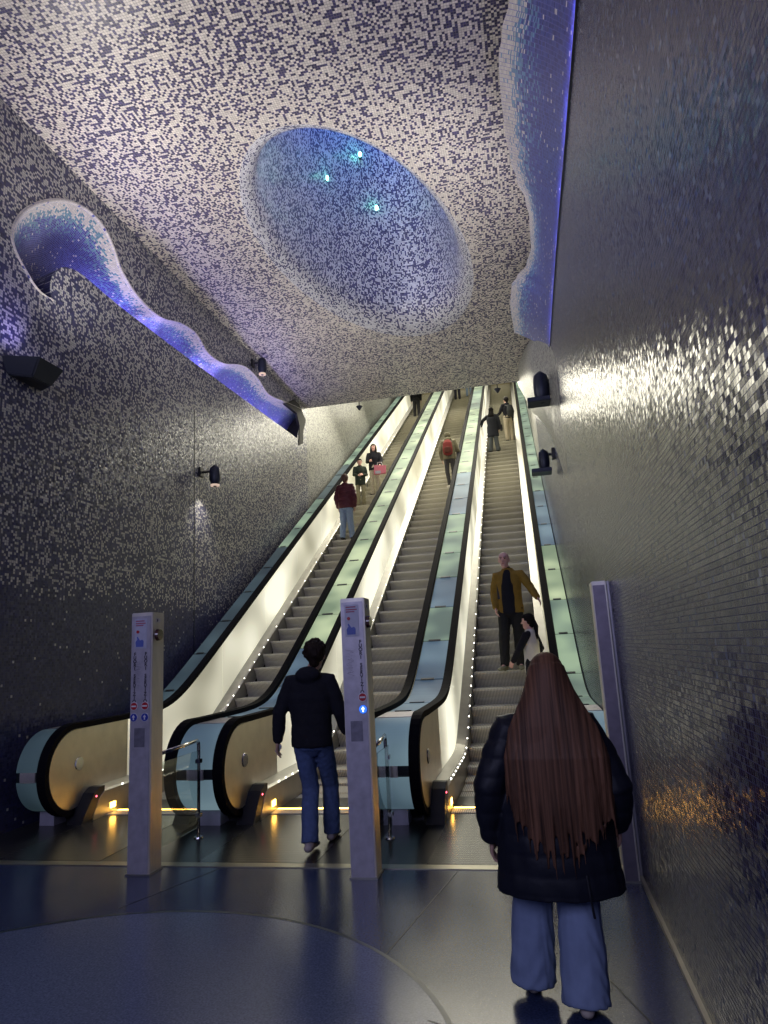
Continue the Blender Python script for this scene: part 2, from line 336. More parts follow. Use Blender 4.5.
# ceiling with the skylight crater
CX, CY, RA, RB, TW = -2.06, 10.06, 1.33, 2.70, math.radians(9)
def ellp(t, s, dx=0, dy=0, z=CZ):
    if s > 1: s = 1 + (s - 1) * (0.30 + 0.70 * (0.5 + 0.5 * math.sin(t - 0.5)))
    a, b = RA * s * math.cos(t), RB * s * math.sin(t)
    return (CX + dx + a * math.cos(TW) + b * math.sin(TW), CY + dy - a * math.sin(TW) + b * math.cos(TW), z)
nt = 128
def rect_hit(t):
    e = ellp(t, 1); d = Vector((e[0] - CX, e[1] - CY)); ts = []
    if d.x > 1e-6: ts.append((WR - CX) / d.x)
    if d.x < -1e-6: ts.append((WL - CX) / d.x)
    if d.y > 1e-6: ts.append((16.9 - CY) / d.y)
    if d.y < -1e-6: ts.append((-9 - CY) / d.y)
    k = min(ts); return (CX + d.x * k, CY + d.y * k, CZ)
rows = []
angs = [2 * PI * k / nt for k in range(nt)]
for cx_, cy_ in ((WR, 16.9), (WL, 16.9), (WL, -9), (WR, -9)):   # let ring rays pass through the corners
    d = Vector((cx_ - CX, cy_ - CY)); lx = d.x * math.cos(TW) - d.y * math.sin(TW); ly = d.x * math.sin(TW) + d.y * math.cos(TW)
    angs.append(math.atan2(ly / RB, lx / RA) % (2 * PI))
angs = sorted(angs); angs.append(angs[0] + 2 * PI)
outer = [rect_hit(t) for t in angs]
for f in (1, 0.75, 0.5, 0.3, 0.15, 0.06, 0.0):
    rows.append([tuple(Vector(ellp(t, 1.30)).lerp(Vector(o), f)) for t, o in zip(angs, outer)])
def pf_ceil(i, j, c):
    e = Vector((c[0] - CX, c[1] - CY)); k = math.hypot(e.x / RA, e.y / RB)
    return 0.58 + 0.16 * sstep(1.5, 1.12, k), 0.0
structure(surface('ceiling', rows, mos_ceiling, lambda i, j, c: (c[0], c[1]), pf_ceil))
rows = []
lip_ = [(0.0, 1.30), (0.008, 1.24), (0.03, 1.18), (0.07, 1.125), (0.13, 1.08), (0.22, 1.045), (0.34, 1.018), (0.5, 1.0)]
sh = [(d - 0.28, q) for d, q in lip_] + [(0.5, 0.98), (0.8, 0.95), (1.4, 0.88), (2.1, 0.80), (3.0, 0.70), (4.0, 0.62)]
for dz, s in sh: rows.append([ellp(t, s, 0.0, -0.12 * max(dz, 0), CZ + 0.28 + dz) for t in angs])
al = [0.0]
for (d0, q0), (d1, q1) in zip(sh, sh[1:]): al.append(al[-1] + math.hypot(d1 - d0, (q1 - q0) * 2.0))
acc = [0.0]
for a, b in zip(angs, angs[1:]): acc.append(acc[-1] + (Vector(ellp(a, 1)) - Vector(ellp(b, 1))).length)
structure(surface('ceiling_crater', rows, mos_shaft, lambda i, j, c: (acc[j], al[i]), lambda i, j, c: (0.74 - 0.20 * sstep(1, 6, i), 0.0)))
structure(surface('trim_6', [[ellp(t, s, 0, -0.48, CZ + 4.28) for t in angs] for s in (0.001, 0.62)], mos_shaft, lambda i, j, c: (c[0], c[1]), lambda i, j, c: (0.3, 0)))

# ------------------------------------------------------------------ wavy coves in both side walls
def resample(pts, n):
    pts = [Vector(p) for p in pts]; L_ = [0]
    for a, b in zip(pts, pts[1:]): L_.append(L_[-1] + (b - a).length)
    out = []; k = 0
    for s in lin(0, L_[-1], n):
        while k < len(pts) - 2 and L_[k + 1] < s: k += 1
        f = (s - L_[k]) / max(1e-9, L_[k + 1] - L_[k]); q = pts[k].lerp(pts[k + 1], f)
        # catmull for smoothness
        p0, p1, p2, p3 = pts[max(0, k - 1)], pts[k], pts[k + 1], pts[min(len(pts) - 1, k + 2)]
        q = 0.5 * ((2 * p1) + (p2 - p0) * f + (2 * p0 - 5 * p1 + 4 * p2 - p3) * f * f + (3 * p1 - p0 - 3 * p2 + p3) * f ** 3)
        out.append(q)
    return out
Lout = [(6.82, 6.15), (6.57, 6.15), (6.34, 6.29), (6.17, 6.44), (6.11, 6.6), (6.19, 6.87), (6.37, 7.14), (6.7, 7.46), (7.08, 7.71), (7.5, 7.84), (7.85, 7.79), (8.1, 7.59), (8.29, 7.37), (8.72, 7.2), (9.37, 7.18), (10.02, 7.39), (10.61, 7.46), (11.05, 7.3), (11.69, 7.35), (12.71, 7.71), (13.48, 7.74), (14.13, 7.6), (15.27, 7.81), (16.59, 8.06)]
Lin = [(6.82, 6.15), (6.78, 6.33), (6.84, 6.54), (7.02, 6.72), (7.25, 6.80), (7.44, 6.82), (8.25, 6.80), (9.37, 6.83), (10.77, 6.88), (12.54, 6.96), (16.12, 7.12)]
# keep the wavy rim clear of the lower edge where the band is narrow
def cove(name, wx, ox, lo, hi, side, splits, label, nA=50, nB=150, dep=0.0):
    t = thing(name, label, 'wall relief', (wx, lo[len(lo) // 2][0], lo[len(lo) // 2][1]))
    inv = Matrix.Translation(-Vector(t.location))
    so, si = splits
    H_ = resample([(0, *p) for p in hi[:so + 1]], nA) + resample([(0, *p) for p in hi[so:]], nB)[1:] if so else resample([(0, *p) for p in hi], nB)
    L_ = resample([(0, *p) for p in lo[:si + 1]], nA) + resample([(0, *p) for p in lo[si:]], nB)[1:] if so else resample([(0, *p) for p in lo], nB)
    nv = 9; grid = []
    oxs = ox if callable(ox) else (lambda y: ox)
    for h, l in zip(H_, L_):
        row = []
        for k in range(nv):
            f = k / (nv - 1)
            x = wx + (oxs(h.y) - wx) * (f ** 1.6)
            row.append(inv @ Vector((x + side * 0.01, l.y + (h.y - l.y) * f, l.z + (h.z - l.z) * f)))
        grid.append(row)
    acc = [0]
    for a, b in zip(H_, H_[1:]): acc.append(acc[-1] + 0.5 * (b - a).length)
    acc2 = [0]
    for a, b in zip(L_, L_[1:]): acc2.append(acc2[-1] + 0.5 * (b - a).length)
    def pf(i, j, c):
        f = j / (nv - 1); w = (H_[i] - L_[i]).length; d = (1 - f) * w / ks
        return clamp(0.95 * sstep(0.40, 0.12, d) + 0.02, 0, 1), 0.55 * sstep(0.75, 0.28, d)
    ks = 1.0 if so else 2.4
    surface('cove_sheet', grid, mos_cove if so else mos_cove_far, lambda i, j, c: (acc[i] + acc2[i] + 0.013, (j / (nv - 1)) * (H_[i] - L_[i]).length), pf, t)
    # rim face and top going back into the wall
    g2 = []
    for h, l in zip(H_, L_):
        o = oxs(h.y); e = (h - l); e.x = 0; e.normalize()
        if not so: e = Vector((0, 0, 1))
        g2.append([inv @ (Vector((o + side * 0.01, h.y, h.z)) + e * 0.0), inv @ (Vector((o - 0.015 * side, h.y, h.z)) + e * 0.025), inv @ (Vector((o - side * 0.10, h.y, h.z)) + e * 0.02), inv @ (Vector((wx - side * 0.02, h.y, h.z)) - e * 0.01)])
    surface('cove_rim', g2, mos_cove, lambda i, j, c: (acc[i] + acc2[i], j * 0.06), lambda i, j, c: (0.9, 0.0), t)
    # small lip hiding the light line along the lower edge
    bm = bmesh.new()
    for a, b in zip(L_[nA - 1 if so else 0:-1], L_[(nA if so else 1):]):
        lw = 0.015
        a = Vector((wx + side * lw, a.y, a.z - 0.005)); b = Vector((wx + side * lw, b.y, b.z - 0.005))
        for q in ((0, 0.05),):
            v = [bm.verts.new(inv @ (a + Vector((-0.03 * side, 0, -0.012)))), bm.verts.new(inv @ a), bm.verts.new(inv @ (a + Vector((0, 0, 0.012)))),
                 bm.verts.new(inv @ (b + Vector((-0.03 * side, 0, -0.012)))), bm.verts.new(inv @ b), bm.verts.new(inv @ (b + Vector((0, 0, 0.012))))]
            bm.faces.new((v[0], v[1], v[4], v[3])); bm.faces.new((v[1], v[2], v[5], v[4]))
    bmesh.ops.remove_doubles(bm, verts=bm.verts, dist=0.0005)
    lip = mesh_obj('cove_lip', bm, navy_paint, t)
    return t, H_, L_
def left_cove():
    nA, nB = 50, 150
    H_ = resample([(0, *p) for p in Lout[:12]], nA) + resample([(0, *p) for p in Lout[11:]], nB)[1:]
    L_ = resample([(0, *p) for p in Lin[:6]], nA) + resample([(0, *p) for p in Lin[5:]], nB)[1:]
    # wall with the opening cut out
    pts = [Vector((y, z)) for y in ys for z in zs if not False]
    ring = [Vector((h.y, h.z)) for h in H_] + [Vector((l.y, l.z)) for l in reversed(L_)][:-1]
    n0 = len(pts); pts += ring; ed = [(n0 + i, n0 + (i + 1) % len(ring)) for i in range(len(ring))]
    from mathutils.geometry import delaunay_2d_cdt
    vs, _e, fs, _a, _b, _c = delaunay_2d_cdt(pts, ed, [], 0, 1e-6)
    def inside(q):
        r = False; j = len(ring) - 1
        for i in range(len(ring)):
            a, b = ring[i], ring[j]
            if (a.y > q.y) != (b.y > q.y) and q.x < (b.x - a.x) * (q.y - a.y) / (b.y - a.y) + a.x: r = not r
            j = i
        return r
    fs = [f for f in fs if not inside(sum((vs[i] for i in f), Vector((0, 0))) / len(f))]
    me = bpy.data.meshes.new('wall_left'); me.from_pydata([(WL, v.x, v.y) for v in vs], [], [list(f) for f in fs])
    uvl = me.uv_layers.new(name='UV')
    for l in me.loops: uvl.data[l.index].uv = (vs[l.vertex_index].x, vs[l.vertex_index].y)
    pa = me.attributes.new('p', 'FLOAT', 'POINT'); me.attributes.new('q', 'FLOAT', 'POINT')
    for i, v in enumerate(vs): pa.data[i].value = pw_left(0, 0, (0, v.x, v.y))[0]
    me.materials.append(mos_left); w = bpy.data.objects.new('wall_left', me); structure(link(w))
    t = thing('wavy_wall_cove', 'keyhole-shaped wavy mosaic light cove on the left wall, glowing violet', 'wall relief', (WL, 10.77, 6.94))
    inv = Matrix.Translation(-Vector(t.location)); DP = 0.42; nv = 10; grid = []; acc = [0]; rim = []; lip = []
    for k, (h, l) in enumerate(zip(H_, L_)):
        w = (h - l).length; e = (h - l).normalized() if w > 0.02 else Vector((0, -0.7, 0.7)); dp = DP * clamp(w / 0.35)
        row = []
        for j in range(nv):
            f = j / (nv - 1); q = (l - e * 0.10 * clamp(w / 0.3)).lerp(h, f)
            row.append(inv @ Vector((WL - dp * (1 - f ** 1.7), q.y, q.z)))
        grid.append(row)
        rim.append([inv @ Vector((WL + 0.002, h.y + e.y * .03, h.z + e.z * .03)), inv @ Vector((WL + 0.022, h.y + e.y * .012, h.z + e.z * .012)), inv @ Vector((WL + 0.016, h.y - e.y * .015, h.z - e.z * .015)), inv @ Vector((WL - 0.03, h.y - e.y * .03, h.z - e.z * .03))])
        lip.append([inv @ Vector((WL, l.y, l.z)), row[0]])
        if k: acc.append(acc[-1] + 0.5 * ((h - H_[k - 1]).length + (l - L_[k - 1]).length))
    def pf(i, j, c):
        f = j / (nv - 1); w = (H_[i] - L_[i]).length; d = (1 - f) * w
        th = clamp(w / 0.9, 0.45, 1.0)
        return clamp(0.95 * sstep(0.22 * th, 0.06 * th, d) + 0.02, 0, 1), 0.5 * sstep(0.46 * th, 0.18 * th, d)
    surface('cove_sheet', grid, mos_cove, lambda i, j, c: (acc[i], (j / (nv - 1)) * (H_[i] - L_[i]).length * 1.2), pf, t)
    surface('cove_rim', rim, mos_cove, lambda i, j, c: (acc[i], j * 0.03), lambda i, j, c: (0.95, 0.0), t)
    surface('cove_lip', lip, mos_left, lambda i, j, c: (acc[i], j * 0.1), lambda i, j, c: (0.2, 0.0), t)
    bm = bmesh.new(); bm.faces.new([bm.verts.new(v) for v in grid[-1] + [inv @ Vector((WL, L_[-1].y, L_[-1].z))]]); mesh_obj('cove_end', bm, core_m, t)
    return H_, L_
LH, LL = left_cove()
Rlow = [(1.5, 5.15), (2.4, 5.18), (3.46, 5.22), (4.22, 5.26), (5.17, 5.33), (6.39, 5.41), (7.49, 5.45), (9.0, 5.48)]
Rhi = [(2.6, 7.4), (4.2, 7.4), (5.36, 7.4), (5.66, 7.4), (6.0, 7.4), (6.39, 7.4), (6.98, 7.4), (7.5, 7.4), (7.9, 7.4), (8.33, 7.4), (8.75, 7.4), (9.48, 7.4), (9.96, 7.4), (10.25, 7.4), (10.5, 7.4), (11.22, 7.4), (12.3, 7.4)]
RX = [(2.6, .42), (4.2, .46), (5.36, .34), (5.66, .26), (6.0, .21), (6.39, .21), (6.98, .23), (7.5, .28), (7.9, .35), (8.33, .45), (8.75, .50), (9.48, .52), (9.96, .45), (10.25, .3), (10.5, .2), (11.22, .16), (12.36, .2)]
def rx(y):
    if y <= RX[0][0]: return RX[0][1]
    for (a, p), (b, q) in zip(RX, RX[1:]):
        if a <= y <= b: f = (y - a) / (b - a); f = f * f * (3 - 2 * f); return p + (q - p) * f
    return RX[-1][1]
mos_cove_far = mosaic('cove_mosaic_large', 0.046, (0.012, 0.015, 0.18), (0.10, 0.26, 0.42), (0.62, 0.58, 0.52), (0.22, 0.22, 0.50), 0.4, 0.06, 0.5, spec=0.25, dark2=(0.03, 0.06, 0.30))
cr_, RH, RL = cove('wavy_wall_cove', WR, rx, Rlow, Rhi, -1, (0, 0), 'long wavy blue and white mosaic cove high on the right wall')
# pale wavy relief beyond it, lower on the right
t = thing('wavy_wall_relief', 'pale wavy mosaic relief on the right wall above the last glass deck', 'wall relief', (WR, 12, 6))
inv = Matrix.Translation(-Vector(t.location))
RP = [(8.2, 4.35, .592), (9.4, 5.1, .47), (10.4, 5.7, .38), (11.3, 6.1, .36), (12.4, 6.6, .36), (14, 7.2, .33), (16, 8.0, .26), (18.5, 8.9, .22), (21, 9.9, .25)]
g = [[inv @ Vector((WR + 0.01, y, z - 1.1)), inv @ Vector((WR - (WR - x) * 0.35, y, z - 0.7)), inv @ Vector((WR - (WR - x) * 0.85, y, z - 0.25)), inv @ Vector((x, y, z)), inv @ Vector((x, y, z + 0.25)), inv @ Vector((WR - (WR - x) * 0.6, y, z + 0.6)), inv @ Vector((WR + 0.01, y, z + 0.9))] for y, z, x in [(q.x, q.y, q.z) for q in resample([Vector(r) for r in RP], 40)]]
surface('relief_sheet', g, mos_tunnel, lambda i, j, c: (c[1], c[2]), lambda i, j, c: (0.7, 0.2), t)
# light lines of the coves
for k in range(10):
    i = 52 + int(k * 14); a = LL[min(i, len(LL) - 2)]; b = LL[min(i + 12, len(LL) - 1)]; c = (a + b) / 2
    area('cove_light_strip', (WL - 0.12, c.y, c.z - 0.015), (WL - 0.16, c.y, c.z + 0.5), (b - a).length, 3.4 + 0.2 * k, VIOLET, 0.03)
for k in range(8):
    i = int(k * 18); a = RL[i]; b = RL[min(i + 16, len(RL) - 1)]; c = (a + b) / 2
    area('cove_light_strip', (WR - 0.04, c.y, c.z + 0.01), (WR - 0.3, c.y, c.z + 1.0), (b - a).length, 1.5, VIOLET, 0.05)
# solid black plate painting the shade in the left cove's open end
bm = bmesh.new(); prism(bm, [(15.2, 7.75), (15.9, 8.1), (16.3, 8.12), (16.85, 7.85), (16.6, 7.45), (16.55, 7.1), (16.2, 6.95), (16.3, 7.5), (16.1, 7.8)], 0, WL - 0.05, WL + 0.02)
structure(mesh_obj('trim_7', bm, core_m))
# wall joint
bm = bmesh.new(); box(bm, WL - 0.01, WL + 0.004, 10.55, 10.57, 1.4, 6.0); structure(mesh_obj('trim_8', bm, joint_m))

# ------------------------------------------------------------------ escalators
NY, NZ, NR = 6.86, 0.56, 0.44
HOFF = 1.03
def top_path(off, r, ya=None, yb=None, dy=0.25):
    """points from the underside of the newel round its front and up the slope; off = height over the step line"""
    pts = []
    for k in range(0, 19):
        a = -PI / 2 - PI * k / 18
        pts.append((NY + r * math.cos(a), NZ + (off - NZ - 0.0) * 0 + r * math.sin(a)))
    return pts
def rail_line(r, off, dy=0.3):
    pts = [(NY + r * math.cos(-PI / 2 - PI * k / 20), NZ + r * math.sin(-PI / 2 - PI * k / 20)) for k in range(21)]
    y = NY + 0.25
    while y < YT:
        pts.append((y, zl(y) + off)); y += (0.12 if y < 11 else 0.6)
    pts.append((YT, zl(YT) + off)); return pts
def ribbon(bm, line, x0, x1, th):
    """sweep a rectangular belt along a y,z line; th inward thickness"""
    n = len(line); A = []
    for i, (y, z) in enumerate(line):
        a = Vector(line[max(0, i - 1)]); b = Vector(line[min(n - 1, i + 1)]); t = (b - a).normalized(); nn = Vector((-t.y, t.x))
        if i == 0 or True: pass
        p = Vector((y, z)); q = p - nn * th
        A.append([bm.verts.new((x0, p.x, p.y)), bm.verts.new((x1, p.x, p.y)), bm.verts.new((x1, q.x, q.y)), bm.verts.new((x0, q.x, q.y))])
    for a, b in zip(A, A[1:]):
        for k in range(4): bm.faces.new((a[k], b[k], b[(k + 1) % 4], a[(k + 1) % 4]))
    bm.faces.new(A[0]); bm.faces.new(list(reversed(A[-1])))
    bmesh.ops.recalc_face_normals(bm, faces=bm.faces)
    return bm
def zt(y): w = 0.06; return w * math.log(math.exp(0.31 / w) + math.exp(min(600, (zl(y) + 0.10) / w))) if zl(y) < 3 else zl(y) + 0.10
YS = 7.42   # comb line
def step_z(y):
    k = math.floor((y - YS) / 0.4); return zl(YS + 0.4 * k + 0.02)
def make_escalator(cx, label):
    T = thing('escalator', label, 'escalator', (cx, 7.4, 0), 0, 'escalators side by side up the shaft')
    oy = -7.4
    def fin(name, bm, mat, parent=T, smooth=False):
        bmesh.ops.translate(bm, verts=bm.verts, vec=(0, oy, 0)); return mesh_obj(name, bm, mat, parent, smooth)
    for s in (-1, 1):
        def X(a): return s * a
        # newel panel
        pts = [(NY + (NR - 0.035) * math.cos(-PI / 2 - PI * k / 16), NZ + (NR - 0.035) * math.sin(-PI / 2 - PI * k / 16)) for k in range(17)]
        pts += [(7.85, 0.985), (7.85, 0.28), (7.15, 0.20)]
        bm = bmesh.new(); prism(bm, pts, 0, *sorted((X(0.66), X(0.69)))); np_ = fin('newel_panel', bm, newel_steel)
        bm = bmesh.new(); n = 24
        r = bmesh.ops.create_cone(bm, cap_ends=True, segments=24, radius1=0.072, radius2=0.066, depth=0.012, matrix=Matrix.Translation((X(0.655), 6.93 , 0.60)) @ Matrix.Rotation(PI / 2 * -s, 4, 'Y'))
        fin('hub_disc', bm, chrome, np_)
        # inner panels
        edges = [7.86] + [8.6 + 1.92 * k for k in range(15)]
        edges = [e for e in edges if e < YT] + [YT]
        for a, b in zip(edges, edges[1:]):
            bm = bmesh.new(); yy = lin(a + 0.006, b - 0.006, 8 if b < 12 else 3)
            prism(bm, [(y, zl(y) + 0.985) for y in yy] + [(y, zt(y) - 0.01) for y in reversed(yy)], 0, *sorted((X(0.665), X(0.69))))
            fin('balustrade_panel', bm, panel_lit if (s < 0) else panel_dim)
        # handrail
        bm = bmesh.new(); ribbon(bm, rail_line(NR + 0.035, HOFF), *sorted((X(0.657), X(0.757))), 0.06)
        fin('handrail', bm, rubber, smooth=False)
        bm = bmesh.new(); ribbon(bm, rail_line(NR - 0.01, HOFF - 0.045), *sorted((X(0.672), X(0.747))), 0.03)
        fin('handrail_guide', bm, skirt_steel)
        # inner skirt: sloping cap and vertical face
        bm = bmesh.new(); ys_ = [7.0, 7.06, 7.12] + [7.2 + 0.12 * k for k in range(28)]; ys_ = [y for y in ys_ if y < 10.5] + [10.5 + 0.75 * k for k in range(34)] + [YT]
        R_ = []
        for y in ys_:
            z = zl(y); tz = zt(y) * (1 if y > 7.15 else (0.25 + 0.75 * (y - 7.0) / 0.15))
            R_.append([bm.verts.new((X(0.667), y, tz)), bm.verts.new((X(0.545), y, tz - 0.03)), bm.verts.new((X(0.515), y, tz - 0.045)), bm.verts.new((X(0.512), y, z - 0.25)), bm.verts.new((X(0.667), y, z - 0.25))])
        for a, b in zip(R_, R_[1:]):
            for k in range(5): bm.faces.new((a[k], b[k], b[(k + 1) % 5], a[(k + 1) % 5]))
        bm.faces.new(R_[0]); bm.faces.new(R_[-1]); bmesh.ops.recalc_face_normals(bm, faces=bm.faces)
        fin('skirt', bm, skirt_steel)
        # black entry box with its sensor
        bm = bmesh.new(); prism(bm, [(6.80, 0.0), (6.93, 0.17), (7.02, 0.28), (7.12, 0.325), (7.20, 0.325), (7.20, 0.26), (7.10, 0.20), (6.97, 0.0)], 0, *sorted((X(0.52), X(0.70))))
        e = fin('entry_box', bm, blackm)
        bm = bmesh.new(); ell(bm, (X(0.519), 7.05, 0.24), (0.006, 0.009, 0.009), 8); fin('sensor', bm, redled, e)
        # small lights along the skirt
        y = 7.55; k = 0
        bm = bmesh.new(); ell(bm, (0, 0, 0), (0.007, 0.011, 0.009), 8); lm = bpy.data.meshes.new('skirt_light'); bm.to_mesh(lm); bm.free(); lm.materials.append(led_m)
        while y < 27 and s < 0:
            o = bpy.data.objects.new('skirt_light', lm); o.location = (X(0.526), y + oy, zt(y) - 0.038); link(o, T)
            y += 0.22 if y < 12 else 0.45
        # amber lamp at comb height
        bm = bmesh.new(); box(bm, *sorted((X(0.508), X(0.515))), 7.30, 7.40, 0.06, 0.12); fin('comb_lamp', bm, amber_m)
    # landing plate, comb, comb light, steps
    bm = bmesh.new(); box(bm, -0.51, 0.51, 5.61, 7.22, 0.0, 0.006); fin('landing_plate', bm, plate_m)
    bm = bmesh.new(); box(bm, -0.51, 0.51, 7.22, YS, 0.0, 0.014); fin('comb_plate', bm, step_m)
    bm = bmesh.new(); box(bm, -0.50, 0.50, YS - 0.005, YS + 0.03, -0.01, 0.017); fin('comb_light', bm, amber_m)
    bm = bmesh.new(); prism(bm, [(0, 0), (0.003, -0.03), (0.03, -0.07), (0.075, -0.13), (0.11, -0.20), (0.13, -0.26), (0.18, -0.28), (0.44, -0.05), (0.44, 0.0)], 0, -0.505, 0.505)
    sm = bpy.data.meshes.new('step'); bm.to_mesh(sm); bm.free(); sm.materials.append(step_m)
    bm = bmesh.new(); box(bm, -0.505, 0.505, -0.004, 0.014, -0.010, 0.003); em = bpy.data.meshes.new('nosing'); bm.to_mesh(em); bm.free(); em.materials.append(skirt_steel)
    k = 0
    while YS + 0.4 * k < YT - 0.3:
        y = YS + 0.4 * k + 0.03
        o = bpy.data.objects.new('step', sm); o.location = (0, y + oy, zl(y - 0.01)); link(o, T)
        k += 1
    bm = bmesh.new(); prism(bm, [(7.3, -0.02)] + [(y, zl(y) - 0.35) for y in (8, 9, 10, 20, 35.9)] + [(35.9, zl(35.9) - 1.2), (10, -0.6), (7.3, -0.6)], 0, -0.76, 0.76)
    fin('truss', bm, core_m)
    return T
EX = (-4.30, -2.37, -0.45)
make_escalator(EX[0], 'escalator along the left wall, carrying the man in the burgundy jacket')
make_escalator(EX[1], 'middle escalator between two glass decks, with the red backpack rider')
make_escalator(EX[2], 'escalator nearest the right wall, carrying the bald man in yellow jacket')

def make_deck(x0, x1, label, pick):
    cx = (x0 + x1) / 2
    T = thing('deck_cladding', label, 'escalator deck', (cx, 6.9, 0), 0, 'glass decks between the escalators')
    a, b = x0 - cx, x1 - cx
    def fin(name, bm, mat, parent=T, smooth=False):
        bmesh.ops.translate(bm, verts=bm.verts, vec=(0, -6.9, 0)); return mesh_obj(name, bm, mat, parent, smooth)
    # solid core
    line = rail_line(NR - 0.035, 0.965)
    bm = bmesh.new(); prism(bm, line + [(YT, zl(YT) - 0.3), (12, zl(12) - 0.6), (9.5, -0.05), (7.0, -0.0)], 0, a + 0.0, b - 0.0)
    fin('deck_core', bm, core_m)
    # drum glass round the newel: upper and lower piece with a metal band
    def arc(k0, k1, r): return [(NY + r * math.cos(-PI / 2 - PI * k / 40), NZ + r * math.sin(-PI / 2 - PI * k / 40)) for k in range(k0, k1 + 1)]
    m0 = deck_mats[1 if x0 > -5 else 0]
    bm = bmesh.new(); ribbon(bm, arc(1, 18, NR - 0.02), a, b, 0.012); fin('drum_glass', bm, m0)
    bm = bmesh.new(); ribbon(bm, arc(21, 40, NR - 0.02), a, b, 0.012); fin('drum_glass', bm, m0)
    bm = bmesh.new(); ribbon(bm, arc(18, 21, NR - 0.026), a, b, 0.012); bd = fin('drum_band', bm, joint_m)
    bm = bmesh.new(); ribbon(bm, arc(18, 21, NR - 0.012), -0.09, 0.09, 0.012); fin('band_clip', bm, steel, bd)
    edges = [NY, 7.45, 8.36, 9.30, 10.24, 11.18, 12.18]
    while edges[-1] < YT - 1: edges.append(edges[-1] + 0.98)
    for i, (u, v) in enumerate(zip(edges, edges[1:])):
        yy = lin(u + 0.020, v - 0.016, 9 if v < 10.5 else 2)
        mt = steel_dull if i == 0 else deck_mats[pick(i, (u + v) / 2)]
        bm = bmesh.new(); prism(bm, [(y, zl(y) + 0.975 + (0.005 if i else 0.01)) for y in yy] + [(y, zl(y) + 0.96) for y in reversed(yy)], 0, a + 0.012, b - 0.012)
        fin('glass_panel', bm, mt)
        if i > 0 and u < 27:
            bm = bmesh.new(); z = zl(u) + 0.985; h = (zl(u + 0.02) - zl(u - 0.02)) / 0.04
            prism(bm, [(u - 0.02, z - 0.02 * h), (u + 0.012, z + 0.012 * h), (u + 0.012, z + 0.012 * h + 0.01), (u - 0.02, z - 0.02 * h + 0.01)], 0, a * 0.55, b * 0.35); fin('joint_clip', bm, joint_m)
    # feet under the drum
    w = b - a
    bm = bmesh.new(); box(bm, a + 0.13 * w, b - 0.25 * w, 6.78, 7.0, 0, 0.175); fin('foot_box', bm, M('foot_grey', (0.45, 0.42, 0.50), 0.5, 0.3, 0.2, 12))
    bm = bmesh.new(); box(bm, a - 0.02, b + 0.02, 6.98, 7.9, 0, 0.2); fin('plinth', bm, blackm)
    return T
make_deck(-5.34, -5.06, 'dark glass deck strip along the left wall', lambda i, y: 0 if y < 14 else (2 if y < 17 or y > 20 else 0) if int(y * 7) % 5 else 2)
make_deck(-3.54, -3.13, 'glass deck between the left and the middle escalator', lambda i, y: 1 if y < 10.2 else (2 if int(y * 3.1) % 3 else 3))
make_deck(-1.61, -1.21, 'glass deck between the middle and the right escalator', lambda i, y: 1 if (y < 10.5 or 11.2 < y < 12.3 or 15.5 < y < 18) else (3 if y > 18 and int(y * 3.3) % 3 else 2))
make_deck(0.31, 0.585, 'narrow glass deck between the last escalator and the right wall', lambda i, y: 2 if (y < 11 or y > 17) else (3 if y < 13.3 else 1 if y < 16 else 2))
# top ramp ends: beige wall end
# dark strip of plates between landings
bm = bmesh.new(); box(bm, WL, WR, 5.60, 8.0, -0.02, 0.003); structure(mesh_obj('trim_9', bm, M('landing_dark', (0.05, 0.05, 0.055), 0.28, 0.6, 0.3, 3)))

# ------------------------------------------------------------------ writing
def text_mesh(s, size, mat, parent, loc, rot, name='lettering', extrude=0.0008):
    cu = bpy.data.curves.new('t', 'FONT'); cu.body = s; cu.size = size; cu.align_x = 'CENTER'; cu.align_y = 'CENTER'; cu.extrude = extrude
    o = bpy.data.objects.new('t', cu); C.objects.link(o); dg = bpy.context.evaluated_depsgraph_get(); dg.update()
    me = bpy.data.meshes.new_from_object(o.evaluated_get(dg)); bpy.data.objects.remove(o)
    q = raw_obj(name, me, mat, parent); q.location = loc; q.rotation_euler = rot; return q
def vertical_text(s, size, pitch, mat, parent, x, y, ztop):
    cu_m = []
    bmj = bmesh.new()
    for i, ch in enumerate(s):
        if ch == ' ': continue
        cu = bpy.data.curves.new('t', 'FONT'); cu.body = ch; cu.size = size; cu.align_x = 'CENTER'; cu.align_y = 'CENTER'; cu.offset = 0.0012; cu.extrude = 0.0006
        o = bpy.data.objects.new('t', cu); C.objects.link(o); dg = bpy.context.evaluated_depsgraph_get(); dg.update()
        me = bpy.data.meshes.new_from_object(o.evaluated_get(dg)); bpy.data.objects.remove(o)
        me.transform(Matrix.Translation((x, y, ztop - i * pitch)) @ Matrix.Rotation(PI / 2, 4, 'X')); bmj.from_mesh(me)
    q = mesh_obj('lettering', bmj, mat, parent); return q
def disc_y(bm, x, y, z, r, th=0.004):
    bmesh.ops.create_cone(bm, cap_ends=True, segments=28, radius1=r, radius2=r, depth=th, matrix=Matrix.Translation((x, y, z)) @ Matrix.Rotation(PI / 2, 4, 'X'))
